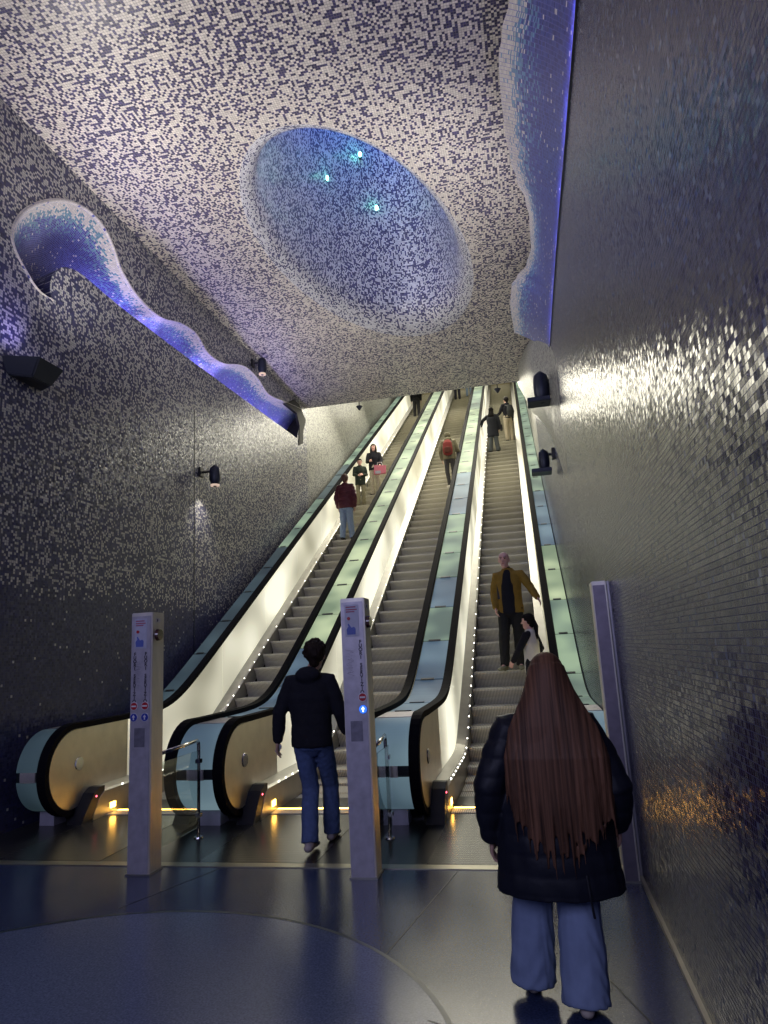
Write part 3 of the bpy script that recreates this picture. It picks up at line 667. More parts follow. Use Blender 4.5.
def make_post(x0, x1, label, cols, blue, side_gear=True, group=True):
    cx = (x0 + x1) / 2; T = thing('steel_post', label, 'post', (cx, 5.27, 0), 0, 'steel posts before the escalators')
    w = (x1 - x0) / 2; ht = 2.06
    bm = bmesh.new(); box(bm, -w, w, 0, 0.19, 0, ht, 0.006); mesh_obj('post_body', bm, steel, T)
    bm = bmesh.new(); box(bm, -w + 0.006, w - 0.012, -0.006, 0.004, 0.01, ht - 0.03, 0.002); fp = mesh_obj('front_plate', bm, M('front_lavender_sheen', (0.50, 0.47, 0.52) if side_gear else (0.26, 0.23, 0.28), 0.42, 0.5, 0.35, 13), T); fp['label'] = 'scratched steel front plate, lavender sheen in its colour'  # lavender reflection put into the base colour so the front reads lit
    if side_gear:
        bm = bmesh.new(); box(bm, -0.062, 0.052, -0.010, -0.005, ht - 0.30, ht - 0.05, 0.003)
        n = mesh_obj('notice_plate', bm, M('notice_paper', (0.50, 0.50, 0.60), 0.35, 0, 0.15, 20), T); n['label'] = 'pale notice with red title, red button and blue hand pictogram'
        bm = bmesh.new()
        for zz, ww in ((ht - 0.075, 0.04), (ht - 0.095, 0.045), (ht - 0.112, 0.035)): box(bm, -0.05, -0.05 + ww * 2, -0.0125, -0.009, zz, zz + 0.009)
        mesh_obj('title_bars', bm, M('faded_red', (0.40, 0.10, 0.16), 0.5), n)
        bm = bmesh.new(); disc_y(bm, -0.03, -0.012, ht - 0.16, 0.013); mesh_obj('red_dot', bm, red_m, n)
        bm = bmesh.new()   # pointing hand pictogram
        prism(bm, [(-0.045, ht - 0.285), (-0.05, ht - 0.245), (-0.035, ht - 0.222), (-0.028, ht - 0.236), (-0.040, ht - 0.205), (-0.032, ht - 0.198), (-0.010, ht - 0.232), (0.012, ht - 0.226), (0.024, ht - 0.24), (0.022, ht - 0.285)], 1, -0.0125, -0.0095)
        mesh_obj('hand_pictogram', bm, M('pictogram_blue', (0.10, 0.14, 0.45), 0.5), n)
        # round dark lamp and label on the right side
        bm = bmesh.new(); bmesh.ops.create_cone(bm, cap_ends=True, segments=28, radius1=0.052, radius2=0.046, depth=0.03, matrix=Matrix.Translation((w + 0.012, 0.085, ht - 0.19)) @ Matrix.Rotation(PI / 2, 4, 'Y'))
        mesh_obj('signal_lamp', bm, M('dark_red_glass', (0.06, 0.012, 0.008), 0.12, coat=0.8), T)
        bm = bmesh.new(); box(bm, w - 0.001, w + 0.003, 0.06, 0.12, ht - 0.085, ht - 0.05); lb = mesh_obj('side_label', bm, white_m, T)
        bm = bmesh.new(); box(bm, w + 0.0025, w + 0.0045, 0.07, 0.082, ht - 0.078, ht - 0.057); mesh_obj('side_mark', bm, letter_m, lb)
    if side_gear:
        rnd = random.Random(int(cx * 100)); bm = bmesh.new()
        pts_ = [(-.062 + .05 * (k % 2) + rnd.uniform(-.008, .012), -.0066, 1.66 - k * .0085 + rnd.uniform(-.01, .01)) for k in range(24)]
        tube(bm, pts_, [.0011] * 24, 5, caps=False)
        mesh_obj('marker_scribble', bm, M('scribble_ink', (0.16, 0.13, 0.18), 0.6), T)
    for xx in cols:
        vertical_text('FUORI SERVIZIO', 0.038, 0.0295, letter_m, T, xx, -0.0085, ht - 0.345)
        bm = bmesh.new(); disc_y(bm, xx, -0.008, 1.295, 0.034); s_ = mesh_obj('no_entry_sign', bm, white_m, T)
        bm = bmesh.new(); disc_y(bm, xx, -0.0105, 1.295, 0.029); r2 = mesh_obj('red_field', bm, red_m, s_)
        bm = bmesh.new(); box(bm, xx - 0.022, xx + 0.022, -0.0145, -0.012, 1.289, 1.301); mesh_obj('white_bar', bm, white_m, s_)
        bm = bmesh.new(); disc_y(bm, xx, -0.008, 1.205, 0.034); s_ = mesh_obj('arrow_sign', bm, white_m if not blue else blue_m, T)
        bm = bmesh.new(); disc_y(bm, xx, -0.0105, 1.205, 0.031); mesh_obj('blue_field', bm, M('lit_blue', (0.02, 0.10, 0.7), 0.4, emit=(0.05, 0.22, 1.0), es=0.9) if blue else blue_m, s_)
        bm = bmesh.new(); prism(bm, [(xx - 0.005, 1.186), (xx - 0.005, 1.207), (xx - 0.015, 1.205), (xx, 1.226), (xx + 0.015, 1.205), (xx + 0.005, 1.207), (xx + 0.005, 1.186)], 1, -0.0145, -0.012)
        mesh_obj('arrow', bm, white_m if not blue else M('lit_white', (0.8, 0.8, 1), 0.4, emit=(0.7, 0.85, 1.0), es=2.0), s_)
    if side_gear:
        bm = bmesh.new(); box(bm, -0.05, 0.045, -0.0085, -0.005, 0.97, 1.12, 0.002); mesh_obj('blank_plate', bm, M('worn_plate', (0.22, 0.21, 0.25), 0.5, 0.6, 0.4, 30), T)
    bm = bmesh.new(); box(bm, -w - 0.01, w + 0.01, -0.01, 0.20, 0, 0.012); mesh_obj('foot_flange', bm, skirt_steel, T)
    return T
make_post(-3.315, -3.12, 'left steel post with two columns of lettering and four round signs', (-0.055, 0.045), False)
make_post(-1.475, -1.28, 'middle steel post with one column of lettering, right of man in black jacket', (0.055,), True)
T = make_post(0.462, 0.565, 'tall steel post mounted against the right wall', (), False, False)
bm = bmesh.new(); box(bm, 0.062, 0.10, 0.06, 0.13, 0, 2.06); mesh_obj('wall_bracket', bm, steel_dull, T)

def rail(x, label):
    T = thing('barrier_rail', label, 'barrier rail', (x, 5.46, 0), 0, 'low barrier rails behind the posts')
    bm = bmesh.new(); tube(bm, [(0.04, 0.0, 0.885), (-0.0, 0.6, 0.885), (-0.03, 0.82, 0.885), (-0.035, 0.855, 0.865), (-0.037, 0.865, 0.83), (-0.037, 0.865, 0.02)], [0.017] * 6, 14, (0, 0, 1), caps=False)
    mesh_obj('tube_rail', bm, chrome, T, True)
    bm = bmesh.new(); bmesh.ops.create_cone(bm, cap_ends=True, segments=24, radius1=0.045, radius2=0.04, depth=0.012, matrix=Matrix.Translation((-0.037, 0.865, 0.012))); mesh_obj('floor_flange', bm, chrome, T)
    gm, N, L, P = newmat('clear_glass'); P.inputs['Transmission Weight'].default_value = 1.0; P.inputs['Roughness'].default_value = 0.02; P.inputs['IOR'].default_value = 1.45; P.inputs['Base Color'].default_value = (0.85, 0.92, 0.9, 1)
    bm = bmesh.new(); prism(bm, [(0.02, 0.12), (0.82, 0.12), (0.82, 0.80), (0.02, 0.80)], 0, -0.004, 0.004); g = mesh_obj('glass_pane', bm, gm, T)
    for zz in (0.22, 0.70):
        bm = bmesh.new(); box(bm, -0.04, 0.012, 0.79, 0.85, zz - 0.02, zz + 0.02, 0.004); mesh_obj('glass_clamp', bm, chrome, T)
        bm = bmesh.new(); box(bm, -0.012, 0.03, 0.0, 0.05, zz - 0.02, zz + 0.02, 0.004); mesh_obj('glass_clamp', bm, chrome, T)
rail(-3.20, 'bent steel barrier rail with glass pane behind the left post')
rail(-1.36, 'bent steel barrier rail with glass pane behind the middle post')

# ------------------------------------------------------------------ wall lamps
def uplight_box(label, loc, side):
    T = thing('uplight_box', label, 'wall lamp', loc)
    bm = bmesh.new(); s = side
    # faceted wedge, long side along y
    a = [(0, -0.50, 0.09), (s * 0.34, -0.30, 0.11), (s * 0.34, 0.12, 0.11), (0, 0.24, 0.09)]
    b = [(0, -0.40, -0.10), (s * 0.22, -0.26, -0.11), (s * 0.22, 0.06, -0.10), (0, 0.16, -0.10)]
    A = [bm.verts.new(p) for p in a]; B = [bm.verts.new(p) for p in b]
    bm.faces.new(A); bm.faces.new(B)
    for i in range(4): bm.faces.new((A[i], A[(i + 1) % 4], B[(i + 1) % 4], B[i]))
    bmesh.ops.recalc_face_normals(bm, faces=bm.faces); bmesh.ops.bevel(bm, geom=list(bm.edges), offset=0.012, segments=2, affect='EDGES')
    mesh_obj('housing', bm, navy_paint, T)
    bm = bmesh.new(); prism(bm, [(s * 0.05, -0.35), (s * 0.28, -0.25), (s * 0.28, 0.08), (s * 0.05, 0.15)], 2, 0.100, 0.114); mesh_obj('lens', bm, M('lens_glass', (0.3, 0.3, 0.5), 0.1, emit=(0.5, 0.45, 1.0), es=1.5), T)
def cyl_spot(label, wx, loc, side, r=0.11, h=0.34, plate=False, tilt=0.0):
    T = thing('wall_spotlight', label, 'wall lamp', loc)
    bm = bmesh.new(); tube(bm, [(0, 0, h / 2 - 0.03), (0, 0, 0), (0, 0, -h / 2 + 0.04), (0, 0, -h / 2)], [r * 0.92, r, r * 0.97, r * 0.82], 24); b = mesh_obj('housing', bm, navy_paint, T, True)
    bm = bmesh.new(); bmesh.ops.create_cone(bm, cap_ends=True, segments=24, radius1=r * 0.75, radius2=r * 0.8, depth=0.03, matrix=Matrix.Translation((0, 0, -h / 2 - 0.04 * 0 - r * 0.55))); mesh_obj('lens', bm, M('warm_lens', (0.3, 0.2, 0.15), 0.15, emit=(1.0, 0.75, 0.6), es=0.5), b)
    spot('spotlight_beam', (loc[0], loc[1], loc[2] - h / 2 - r * 0.8), (wx + (0.3 if wx > 0 else -0.3), loc[1], loc[2] - 2.5), 50 if wx < 0 else 9, (1.0, 0.93, 0.8), 95, 0.9, 0.05)
    dx = wx - loc[0]
    bm = bmesh.new(); tube(bm, [(0, 0, 0.08), (dx, 0, 0.08)], [0.022, 0.022], 12); mesh_obj('arm', bm, blackm, T)
    bm = bmesh.new(); box(bm, *sorted((dx, dx - math.copysign(0.05, dx))), -0.07, 0.07, 0.0, 0.17, 0.01); mesh_obj('wall_bracket', bm, blackm, T)
    if plate:
        bm = bmesh.new(); s = -math.copysign(1, dx); box(bm, -0.02 if s > 0 else -0.20, 0.20 if s > 0 else 0.10, -0.12, 0.16, -h / 2 - 0.08, -h / 2 - 0.02, 0.008); mesh_obj('reflector_plate', bm, navy_paint, T)
uplight_box('wedge-shaped navy uplight box on the left wall below the keyhole cove', (WL, 6.55, 4.99), 1)
cyl_spot('dark cylinder spotlight at mid height on the left wall', WL, (-5.20, 10.76, 4.80), 1, 0.10, 0.25)
cyl_spot('small dark cylinder spotlight on the left wall above the wavy cove', WL, (-5.25, 13.2, 7.88), 1, 0.10, 0.28)
cyl_spot('lower dark cylinder spotlight with plate on the right wall', WR, (0.42, 10.4, 4.36), -1, 0.085, 0.25, True)
cyl_spot('upper dark cylinder spotlight standing over a flat box on the right wall', WR, (0.42, 8.9, 4.98), -1, 0.105, 0.30, True)
for k, (x, y, z) in enumerate(((-2.3, 8.75, 10.5), (-2.75, 10.2, 10.6), (-2.0, 11.3, 9.95))): pass
for xx, lb in ((-4.0, 'small dark lamp hanging under the far ceiling edge, above the left escalator'), (-0.3, 'small dark lamp hanging under the far ceiling edge, above the right escalator')):
    T = thing('hanging_lamp', lb, 'ceiling lamp', (xx, 17.0, 8.05), 0, 'lamps under the far ceiling edge')
    bm = bmesh.new(); bmesh.ops.create_cone(bm, cap_ends=True, segments=20, radius1=0.015, radius2=0.09, depth=0.11); mesh_obj('housing', bm, navy_paint, T)
    bm = bmesh.new(); bmesh.ops.create_cone(bm, cap_ends=True, segments=12, radius1=0.015, radius2=0.015, depth=1.3, matrix=Matrix.Translation((0, 0, 0.7))); mesh_obj('stem', bm, blackm, T)

# ------------------------------------------------------------------ people
SK = M('skin', (0.55, 0.33, 0.25), 0.5, 0, 0.1, 12)
SKP = M('skin_pink', (0.78, 0.44, 0.36), 0.5, 0, 0.1, 12)
eye_m = M('eye_dark', (0.02, 0.015, 0.01), 0.2); lip_m = M('lip', (0.42, 0.14, 0.12), 0.5)
def cloth(name, col, rough=0.8, var=0.2, scale=25, bump=0.25): return M(name, col, rough, 0, var, scale, bump, spec=0.25)
DEF = dict(head=(0, .02, 1.620), neck=(0, -.01, 1.45), chest=(0, 0, 1.28), waist=(0, 0.0, 1.08), pelvis=(0, 0, .95))
def person(label, loc, rot, h, J=None, top=None, pants=None, shoe=None, hair=None, face=False, vox=0.012, group=None, skin=None, shw=0.175):
    """local frame faces +Y; joints L on the -X side"""
    T = thing('person', label, 'person', loc, rot, group); s = h / 1.75
    skin = skin or SK; D = dict(DEF)
    for sd, k in ((-1, 'L'), (1, 'R')):
        D['sh' + k] = (sd * shw, 0, 1.415); D['el' + k] = (sd * (shw + .045), -.03, 1.13); D['wr' + k] = (sd * (shw + .05), .05, .88)
        D['hip' + k] = (sd * .088, 0, .92); D['kn' + k] = (sd * .095, .02, .50); D['an' + k] = (sd * .10, -.03, .085); D['toe' + k] = (sd * .12, .15, .035)
    D.update(J or {}); D = {k: Vector(v) * s for k, v in D.items()}
    hc = D['head']; V = Vector
    tp = dict(rx=.180, ry=.12, wx=.15, wy=.115, hemz=.88, hemx=.17, hemy=.125, arm=.058, cuff=.042, puff=0.0, mat=None, collar=.075, hood=False, sleeve=True); tp.update(top or {})
    pp = dict(th=.092, kn=.072, an=.062, mat=None); pp.update(pants or {})
    # ---- body, one continuous surface
    bm = bmesh.new()
    tube(bm, [D['pelvis'], D['waist'], D['chest'], V((0, 0, 1.38)) * s, D['neck']], [(.15 * s, .10 * s), (.125 * s, .09 * s), (.155 * s, .10 * s), (.15 * s, .085 * s), (.055 * s, .055 * s)], 16)
    tube(bm, [D['neck'] - V((0, 0, .04 * s)), D['neck'] + (hc - D['neck']) * 0.3, hc - V((0, 0, .06 * s))], [.056 * s, .053 * s, .055 * s], 14)
    ell(bm, hc + V((0, -.006, .025)) * s, (.082 * s, .100 * s, .100 * s), 20)
    tube(bm, [hc + V((0, .02, -.01)) * s, hc + V((0, .045, -.085)) * s], [(.067 * s, .064 * s), (.042 * s, .040 * s)], 14)
    tube(bm, [hc + V((0, .088, .02)) * s, hc + V((0, .108, -.022)) * s], [.010 * s, .015 * s], 10)
    for sd in (-1, 1): ell(bm, hc + V((sd * .078, -.005, -.002)) * s, (.012 * s, .02 * s, .032 * s), 10)
    for sd, k in ((-1, 'L'), (1, 'R')):
        S, E, Wt = D['sh' + k], D['el' + k], D['wr' + k]
        tube(bm, [V((sd * .06 * s, S.y, S.z)), S, (S + E) / 2, E, (E * 2 + Wt) / 3, Wt], [.05 * s, .052 * s, .045 * s, .037 * s, .036 * s, .025 * s], 12)
        d = (Wt - E).normalized(); n = V((-sd, 0, 0)) if abs(d.x) < .8 else V((0, 0, -1)); n = (n - d * n.dot(d)).normalized(); u = V((0, 1, 0)) - d * d.y - n * n.y
        if u.length < .2: u = V((0, 0, 1)) - d * d.z - n * n.z
        u.normalize(); fr = max(.0085, vox * 0.62)
        tube(bm, [Wt, Wt + d * .045 * s, Wt + d * .088 * s], [(.022 * s, .016 * s), (.038 * s, .015 * s), (.036 * s, .013 * s)], 12, ref=u)
        for q, ln in ((.028, .066), (.0095, .076), (-.0095, .07), (-.027, .055)):
            b0 = Wt + (d * .082 + u * q) * s
            tube(bm, [b0, b0 + (d * ln * .5 + n * .010 + u * q * .15) * s, b0 + (d * ln * .85 + n * .034 + u * q * .2) * s], [fr, fr * .95, fr * .8], 8)
        b0 = Wt + (d * .02 + u * .024) * s
        tube(bm, [b0, b0 + (d * .035 + u * .022 + n * .01) * s, b0 + (d * .065 + u * .026 + n * .022) * s], [fr * 1.25, fr * 1.15, fr * .9], 8)
        Hp, K, A = D['hip' + k], D['kn' + k], D['an' + k]
        tube(bm, [Hp, (Hp + K) / 2, K, (K * 2 + A) / 3, A], [.080 * s, .068 * s, .05 * s, .05 * s, .034 * s], 12)
        tube(bm, [A, A * .4 + D['toe' + k] * .6], [.034 * s, .03 * s], 10)
    me = remesh(bm, vox * (1.0 if vox > .009 else 1.0), 2); raw_obj('body', me, skin, T)
    # ---- trousers
    bm = bmesh.new(); P_ = D['pelvis']
    tube(bm, [P_ + V((0, 0, .09 * s)), P_, P_ - V((0, 0, .06 * s))], [(.148 * s, .112 * s), (.172 * s, .125 * s), (.15 * s, .115 * s)], 16)
    for k in 'LR':
        Hp, K, A = D['hip' + k], D['kn' + k], D['an' + k]
        tube(bm, [Hp, (Hp + K) / 2, K, (K + A) / 2, A + (K - A) * .02 - V((0, 0, pp.get('drop', 0.02) * s))], [pp['th'] * s, (pp['th'] + pp['kn']) / 2 * s, pp['kn'] * s, (pp['kn'] + pp['an']) / 2 * s, pp['an'] * s], 14, caps=False)
    def wr(co, n): return .0022 * math.sin(co.z * 55 + 5 * math.sin(co.x * 17 + co.y * 21) + 3 * math.sin(co.z * 9)) * (1 if co.z < .6 * s else .4) + .002 * math.sin(math.atan2(co.y, abs(co.x) - .09) * 3 + co.z * 14)
    raw_obj('trousers', remesh(bm, max(.010, vox), 3, wr), pants['mat'], T)
    # ---- shoes
    for k in 'LR':
        A, Te = D['an' + k], D['toe' + k]; f = (Te - A); f.z = 0; f.normalize(); dz = (Te.z - A.z)
        bm = bmesh.new(); heel = A - f * .05 * s + V((0, 0, -.040 * s)); tipp = V((Te.x, Te.y, Te.z)) + f * .03 * s
        tube(bm, [heel, A.lerp(Te, .35) + V((0, 0, -.012 * s)), A.lerp(Te, .8), tipp], [(.038 * s, .036 * s), (.045 * s, .038 * s), (.048 * s, .030 * s), (.036 * s, .022 * s)], 14)
        tube(bm, [A + V((0, 0, .02 * s)), A + V((0, 0, -.04 * s))], [.043 * s, .043 * s], 12)
        raw_obj('shoe', remesh(bm, .010, 2), shoe or blackm, T)
    # ---- jacket
    t_ = tp; bm = bmesh.new(); zh = t_['hemz'] * s; top_z = 1.40 * s
    ch = D['chest']
    tube(bm, [V((P_.x, P_.y, zh)), V((P_.x, P_.y, max(zh + .05 * s, .98 * s))), D['waist'], ch, V((ch.x * 1, ch.y, 1.40 * s)), V((D['neck'].x, D['neck'].y, 1.465 * s)), V((D['neck'].x, D['neck'].y, 1.515 * s))],
         [(t_['hemx'] * s, t_['hemy'] * s), ((t_['hemx'] * .5 + t_['wx'] * .5) * s, (t_['hemy'] + t_['wy']) / 2 * s), (t_['wx'] * s, t_['wy'] * s), (t_['rx'] * s, t_['ry'] * s), (t_['rx'] * .90 * s, t_['ry'] * .8 * s), (.110 * s, .090 * s), (t_['collar'] * s, t_['collar'] * s)], 24, caps=False)
    for sd, k in ((-1, 'L'), (1, 'R')):
        S, E, Wt = D['sh' + k], D['el' + k], D['wr' + k]; a = t_['arm']
        tube(bm, [V((sd * .05 * s, S.y, S.z + .012 * s)), S + V((0, 0, .0)), (S + E) / 2, E, (E + Wt) / 2, E.lerp(Wt, .93)], [a * .9 * s, a * 1.02 * s, a * 1.0 * s, a * .9 * s, a * .85 * s, t_['cuff'] * s], 14)
    if t_['hood']:
        ell(bm, D['neck'] + V((0, -.075, .02)) * s, (.115 * s, .075 * s, .075 * s), 16)
    pf_, = (t_['puff'],)
    def pj(co, n):
        w = .003 * math.sin(co.x * 40 + co.z * 23) * math.sin(co.y * 50 + co.z * 9)
        return (pf_ * (abs(math.sin(co.z / s * PI / .095)) ** .6 - .5) if pf_ else 0) + w
    raw_obj('jacket', remesh(bm, max(.009, vox), 3, pj), t_['mat'], T)
    # ---- hair
    if hair:
        bm = bmesh.new(); kd = hair['kind']
        if kd != 'bald':
            ell(bm, hc + V((0, -.030, .040)) * s, (.094 * s, .100 * s, .106 * s), 18)
            ell(bm, hc + V((0, .012, .085)) * s, (.075 * s, .085 * s, .05 * s), 16)
            tube(bm, [hc + V((0, -.06, .03)) * s, hc + V((0, -.062, -.06)) * s], [.07 * s, .045 * s], 14)
        if kd == 'curly':
            rnd = random.Random(3)
            for _ in range(110):
                a = rnd.uniform(0, 2 * PI); b = rnd.uniform(-.35, 1.5); d = V((math.cos(a) * math.cos(b), math.sin(a) * math.cos(b), math.sin(b)))
                if d.y > .35 and b < .9: continue
                q = hc + V((d.x * .092, -.02 + d.y * .098, .035 + d.z * .105)) * s; r = rnd.uniform(.014, .026) * s; ell(bm, q, (r, r, r), 8)
        if kd == 'long' or kd == 'long_front':
            L_ = hair.get('len', .35)
            tube(bm, [hc + V((0, -.05, .02)) * s, hc + V((0, -.085, -.10)) * s, hc + V((0, -.12, -.22)) * s, hc + V((0, -.135, -.12 - L_)) * s], [(.085 * s, .06 * s), (.10 * s, .05 * s), (.125 * s, .04 * s), (.10 * s, .025 * s)], 16)
            if kd == 'long_front':
                for sd in (-1, 1): tube(bm, [hc + V((sd * .07, .02, .05)) * s, hc + V((sd * .085, .03, -.08)) * s, hc + V((sd * .09, .06, -.24)) * s], [.03 * s, .032 * s, .022 * s], 10)
        if kd == 'ponytail':
            tube(bm, [hc + V((0, -.11, .02)) * s, hc + V((.0, -.145, -.08)) * s, hc + V((.0, -.13, -.24)) * s, hc + V((.0, -.12, -.36)) * s], [.03 * s, .038 * s, .032 * s, .012 * s], 12)
        def hf(co, n): return .003 * math.sin(math.atan2(co.y - hc.y, co.x - hc.x) * 34 + co.z * 12)
        if kd != 'bald': raw_obj('hair', remesh(bm, max(.008, vox * .8), 1 if kd == 'curly' else 2, hf), hair['mat'], T)
    if face:
        for sd in (-1, 1):
            bm = bmesh.new(); ell(bm, hc + V((sd * .030, .084, .018)) * s, (.013 * s, .010 * s, .008 * s), 10); mesh_obj('eye', bm, eye_m, T, True)
            bm = bmesh.new(); tube(bm, [hc + V((sd * .014, .090, .038)) * s, hc + V((sd * .046, .080, .040)) * s], [.0045, .0045], 8); mesh_obj('eyebrow', bm, hair['mat'] if hair else eye_m, T)
        bm = bmesh.new(); ell(bm, hc + V((0, .083, -.055)) * s, (.024 * s, .010 * s, .007 * s), 10); mesh_obj('mouth', bm, lip_m, T, True)
    T['_d'] = 0; del T['_d']
    return T, D, s
denim = cloth('blue_denim', (0.09, 0.13, 0.26), 0.85, .35, 30); denim_pale = cloth('pale_denim', (0.22, 0.29, 0.42), 0.85, .3, 30); denim_wide = cloth('light_blue_denim', (0.20, 0.25, 0.38), 0.85, .22, 14)
blk = cloth('black_nylon', (0.010, 0.011, 0.018), 0.5, .3, 12); blk2 = cloth('black_wool', (0.014, 0.014, 0.02), .9)
hair_dark = M('hair_dark', (0.018, 0.011, 0.008), 0.6, 0, .4, 60, .2, spec=.15); hair_black = M('hair_black', (0.010, 0.008, 0.008), 0.6, 0, .3, 60, .2, spec=.12)
shoe_w = cloth('shoe_white', (0.6, 0.58, 0.55)); shoe_b = cloth('shoe_black', (0.02, 0.02, 0.02), .6)

# foreground woman, walking away from the viewer
T, D, s = person('woman from behind with waist-long brown hair and black quilted coat, nearest the viewer', (0.02, 3.60, 0), 0, 1.56,
    J=dict(head=(.035, .03, 1.645), anL=(-.19, .10, .10), toeL=(-.20, .27, .05), knL=(-.15, .10, .50), hipL=(-.10, 0, .90), anR=(.075, -.10, .085), toeR=(.085, .08, .035), knR=(.085, .02, .50), hipR=(.10, 0, .90),
           shL=(-.205, 0, 1.37), shR=(.205, 0, 1.37), elL=(-.33, -.06, 1.08), wrL=(-.345, .03, .80), elR=(.33, -.08, 1.07), wrR=(.335, .04, .86)),
    top=dict(mat=blk, rx=.255, ry=.165, wx=.255, wy=.175, hemz=.55, hemx=.335, hemy=.21, arm=.098, cuff=.060, puff=.005, collar=.09),
    pants=dict(mat=denim_wide, th=.115, kn=.110, an=.122, drop=.045), shoe=cloth('shoe_beige', (0.45, 0.38, 0.33)), vox=.0075, shw=.200)
hc = D['head']
hair_m, N, L, P = newmat('hair_brown')
tc = N.new('ShaderNodeTexCoord'); mp = N.new('ShaderNodeMapping'); mp.inputs['Scale'].default_value = (70, 2.5, 1.7); L.new(tc.outputs['Object'], mp.inputs[0])
no = N.new('ShaderNodeTexNoise'); no.inputs['Scale'].default_value = 1.0; no.inputs['Detail'].default_value = 4; L.new(mp.outputs[0], no.inputs['Vector'])
cr = N.new('ShaderNodeValToRGB'); cr.color_ramp.elements[0].position = .3; cr.color_ramp.elements[0].color = (0.030, 0.014, 0.008, 1); cr.color_ramp.elements[1].position = .74; cr.color_ramp.elements[1].color = (0.21, 0.098, 0.055, 1)
L.new(no.outputs[0], cr.inputs[0]); L.new(cr.outputs[0], P.inputs['Base Color']); P.inputs['Roughness'].default_value = .58; P.inputs['Specular IOR Level'].default_value = .25
b = N.new('ShaderNodeBump'); b.inputs['Strength'].default_value = .35; b.inputs['Distance'].default_value = .01; L.new(no.outputs[0], b.inputs['Height']); L.new(b.outputs[0], P.inputs['Normal'])
bm = bmesh.new()
ell(bm, hc + Vector((0, -.015, .035)), (.086, .10, .092), 22)
ell(bm, hc + Vector((0, -.05, -.01)), (.095, .085, .11), 20)
tube(bm, [hc + Vector((0, -.045, .02)), hc + Vector((0, -.07, -.06)), hc + Vector((.0, -.10, -.14)), hc + Vector((0.0, -.13, -.23)), hc + Vector((0.01, -.155, -.33)), hc + Vector((0.01, -.172, -.44)), hc + Vector((0.005, -.18, -.56)), hc + Vector((0.005, -.185, -.66))],
     [(.098, .085), (.125, .082), (.165, .078), (.205, .068), (.230, .055), (.235, .045), (.215, .034), (.17, .02)], 28)
rnd = random.Random(5)
for k in range(120):
    f = rnd.uniform(-1, 1); x0 = f * .085; x2 = f * .235 + rnd.uniform(-.01, .01); ln = rnd.uniform(.62, .92) * (1 - .22 * abs(f)); yb = -.15 - .06 * math.sqrt(max(0, 1 - f * f))
    w = rnd.uniform(-.03, .03)
    tube(bm, [hc + Vector((x0, -.10, -.02)), hc + Vector((x0 * 1.75, -.125 - .03 * (1 - abs(f)), -.13)), hc + Vector((x0 * 2.35, -.14 - .05 * (1 - abs(f)), -.23)), hc + Vector((x2 * .98, yb - .005, -.36)), hc + Vector((x2 + w * .3, yb - .01, -.34 - (ln - .34) * .5)), hc + Vector((x2 + w, yb, -ln))],
         [.009, .011, .012, .012, .010, .004], 6)
raw_obj('hair', remesh(bm, .006, 1), hair_m, T)
bm = bmesh.new(); wrL = D['wrL']; tube(bm, [wrL + Vector((0, .0, .02)), wrL + Vector((0, .003, .005))], [.046, .044], 16, caps=False); mesh_obj('shirt_cuff', bm, shoe_w, T)
bm = bmesh.new(); tube(bm, [(.12, -.17, .60), (.125, -.185, .52), (.135, -.17, .43)], [.006, .005, .006], 8); mesh_obj('drawcord', bm, blackm, T)

# man in black jacket
T, D, s = person('curly-haired man from behind in black jacket and blue jeans, between the two free-standing posts', (-1.96, 5.92, 0), math.radians(4), 1.74,
    J=dict(head=(.045, .05, 1.63), anL=(-.03, -.06, .10), toeL=(-.02, .10, .04), knL=(-.05, .10, .50), anR=(.07, .35, .085), toeR=(.08, .52, .035), knR=(.09, .28, .50), elL=(-.27, -.06, 1.15), wrL=(-.30, -.02, .92), elR=(.255, .02, 1.14), wrR=(.28, .14, .96)),
    top=dict(mat=blk2, rx=.205, ry=.145, wx=.18, wy=.14, hemz=.86, hemx=.18, hemy=.135, arm=.068, cuff=.047, hood=True, puff=.004),
    pants=dict(mat=denim, th=.092, kn=.076, an=.074), shoe=cloth('shoe_tan', (0.45, 0.38, 0.36)), hair=dict(kind='curly', mat=hair_dark), vox=.008)
bm = bmesh.new(); box(bm, -.02, .02, -.004, .004, -.045, .045, .003)
ph = mesh_obj('phone', bm, M('phone_pale', (0.6, 0.6, 0.62), .2)); ph.location = (-2.262, 5.90, .845); ph.rotation_euler = (0.5, 0.5, 0.2); tag(ph, 'pale phone held low in the left hand of the man in black', 'phone')

def on_step(y): return step_z(y)
# bald man in yellow jacket, facing down
yy = 11.05
T, D, s = person('bald man in mustard yellow jacket and black trousers facing down, hand on the handrail', (-0.30, yy, on_step(yy)), PI + math.radians(-10), 1.85,
    J=dict(head=(.03, .03, 1.635), shL=(-.20, 0, 1.41), elL=(-.33, .05, 1.20), wrL=(-.44, .16, 1.03), elR=(.24, -.02, 1.14), wrR=(.20, .10, .92), knR=(.11, .10, .50), anR=(.13, .12, .085), toeR=(.16, .30, .035), anL=(-.08, -.02, .085)),
    top=dict(mat=cloth('mustard_twill', (0.30, 0.185, 0.03), .8, .25, 16), rx=.195, ry=.13, wx=.185, wy=.13, hemz=.84, hemx=.20, hemy=.14, arm=.066, cuff=.046),
    pants=dict(mat=cloth('black_cotton', (0.018, 0.018, 0.018)), th=.105, kn=.082, an=.068), shoe=cloth('shoe_olive', (0.26, 0.25, 0.16)), face=True, vox=.008, skin=SKP)
bm = bmesh.new()   # open front showing the black shirt
tube(bm, [(0.0, .062, .86), (0.0, .066, 1.05), (0, .064, 1.25), (0, .045, 1.40), (0, .01, 1.50)], [(.120, .095), (.115, .09), (.11, .085), (.09, .07), (.06, .055)], 18)
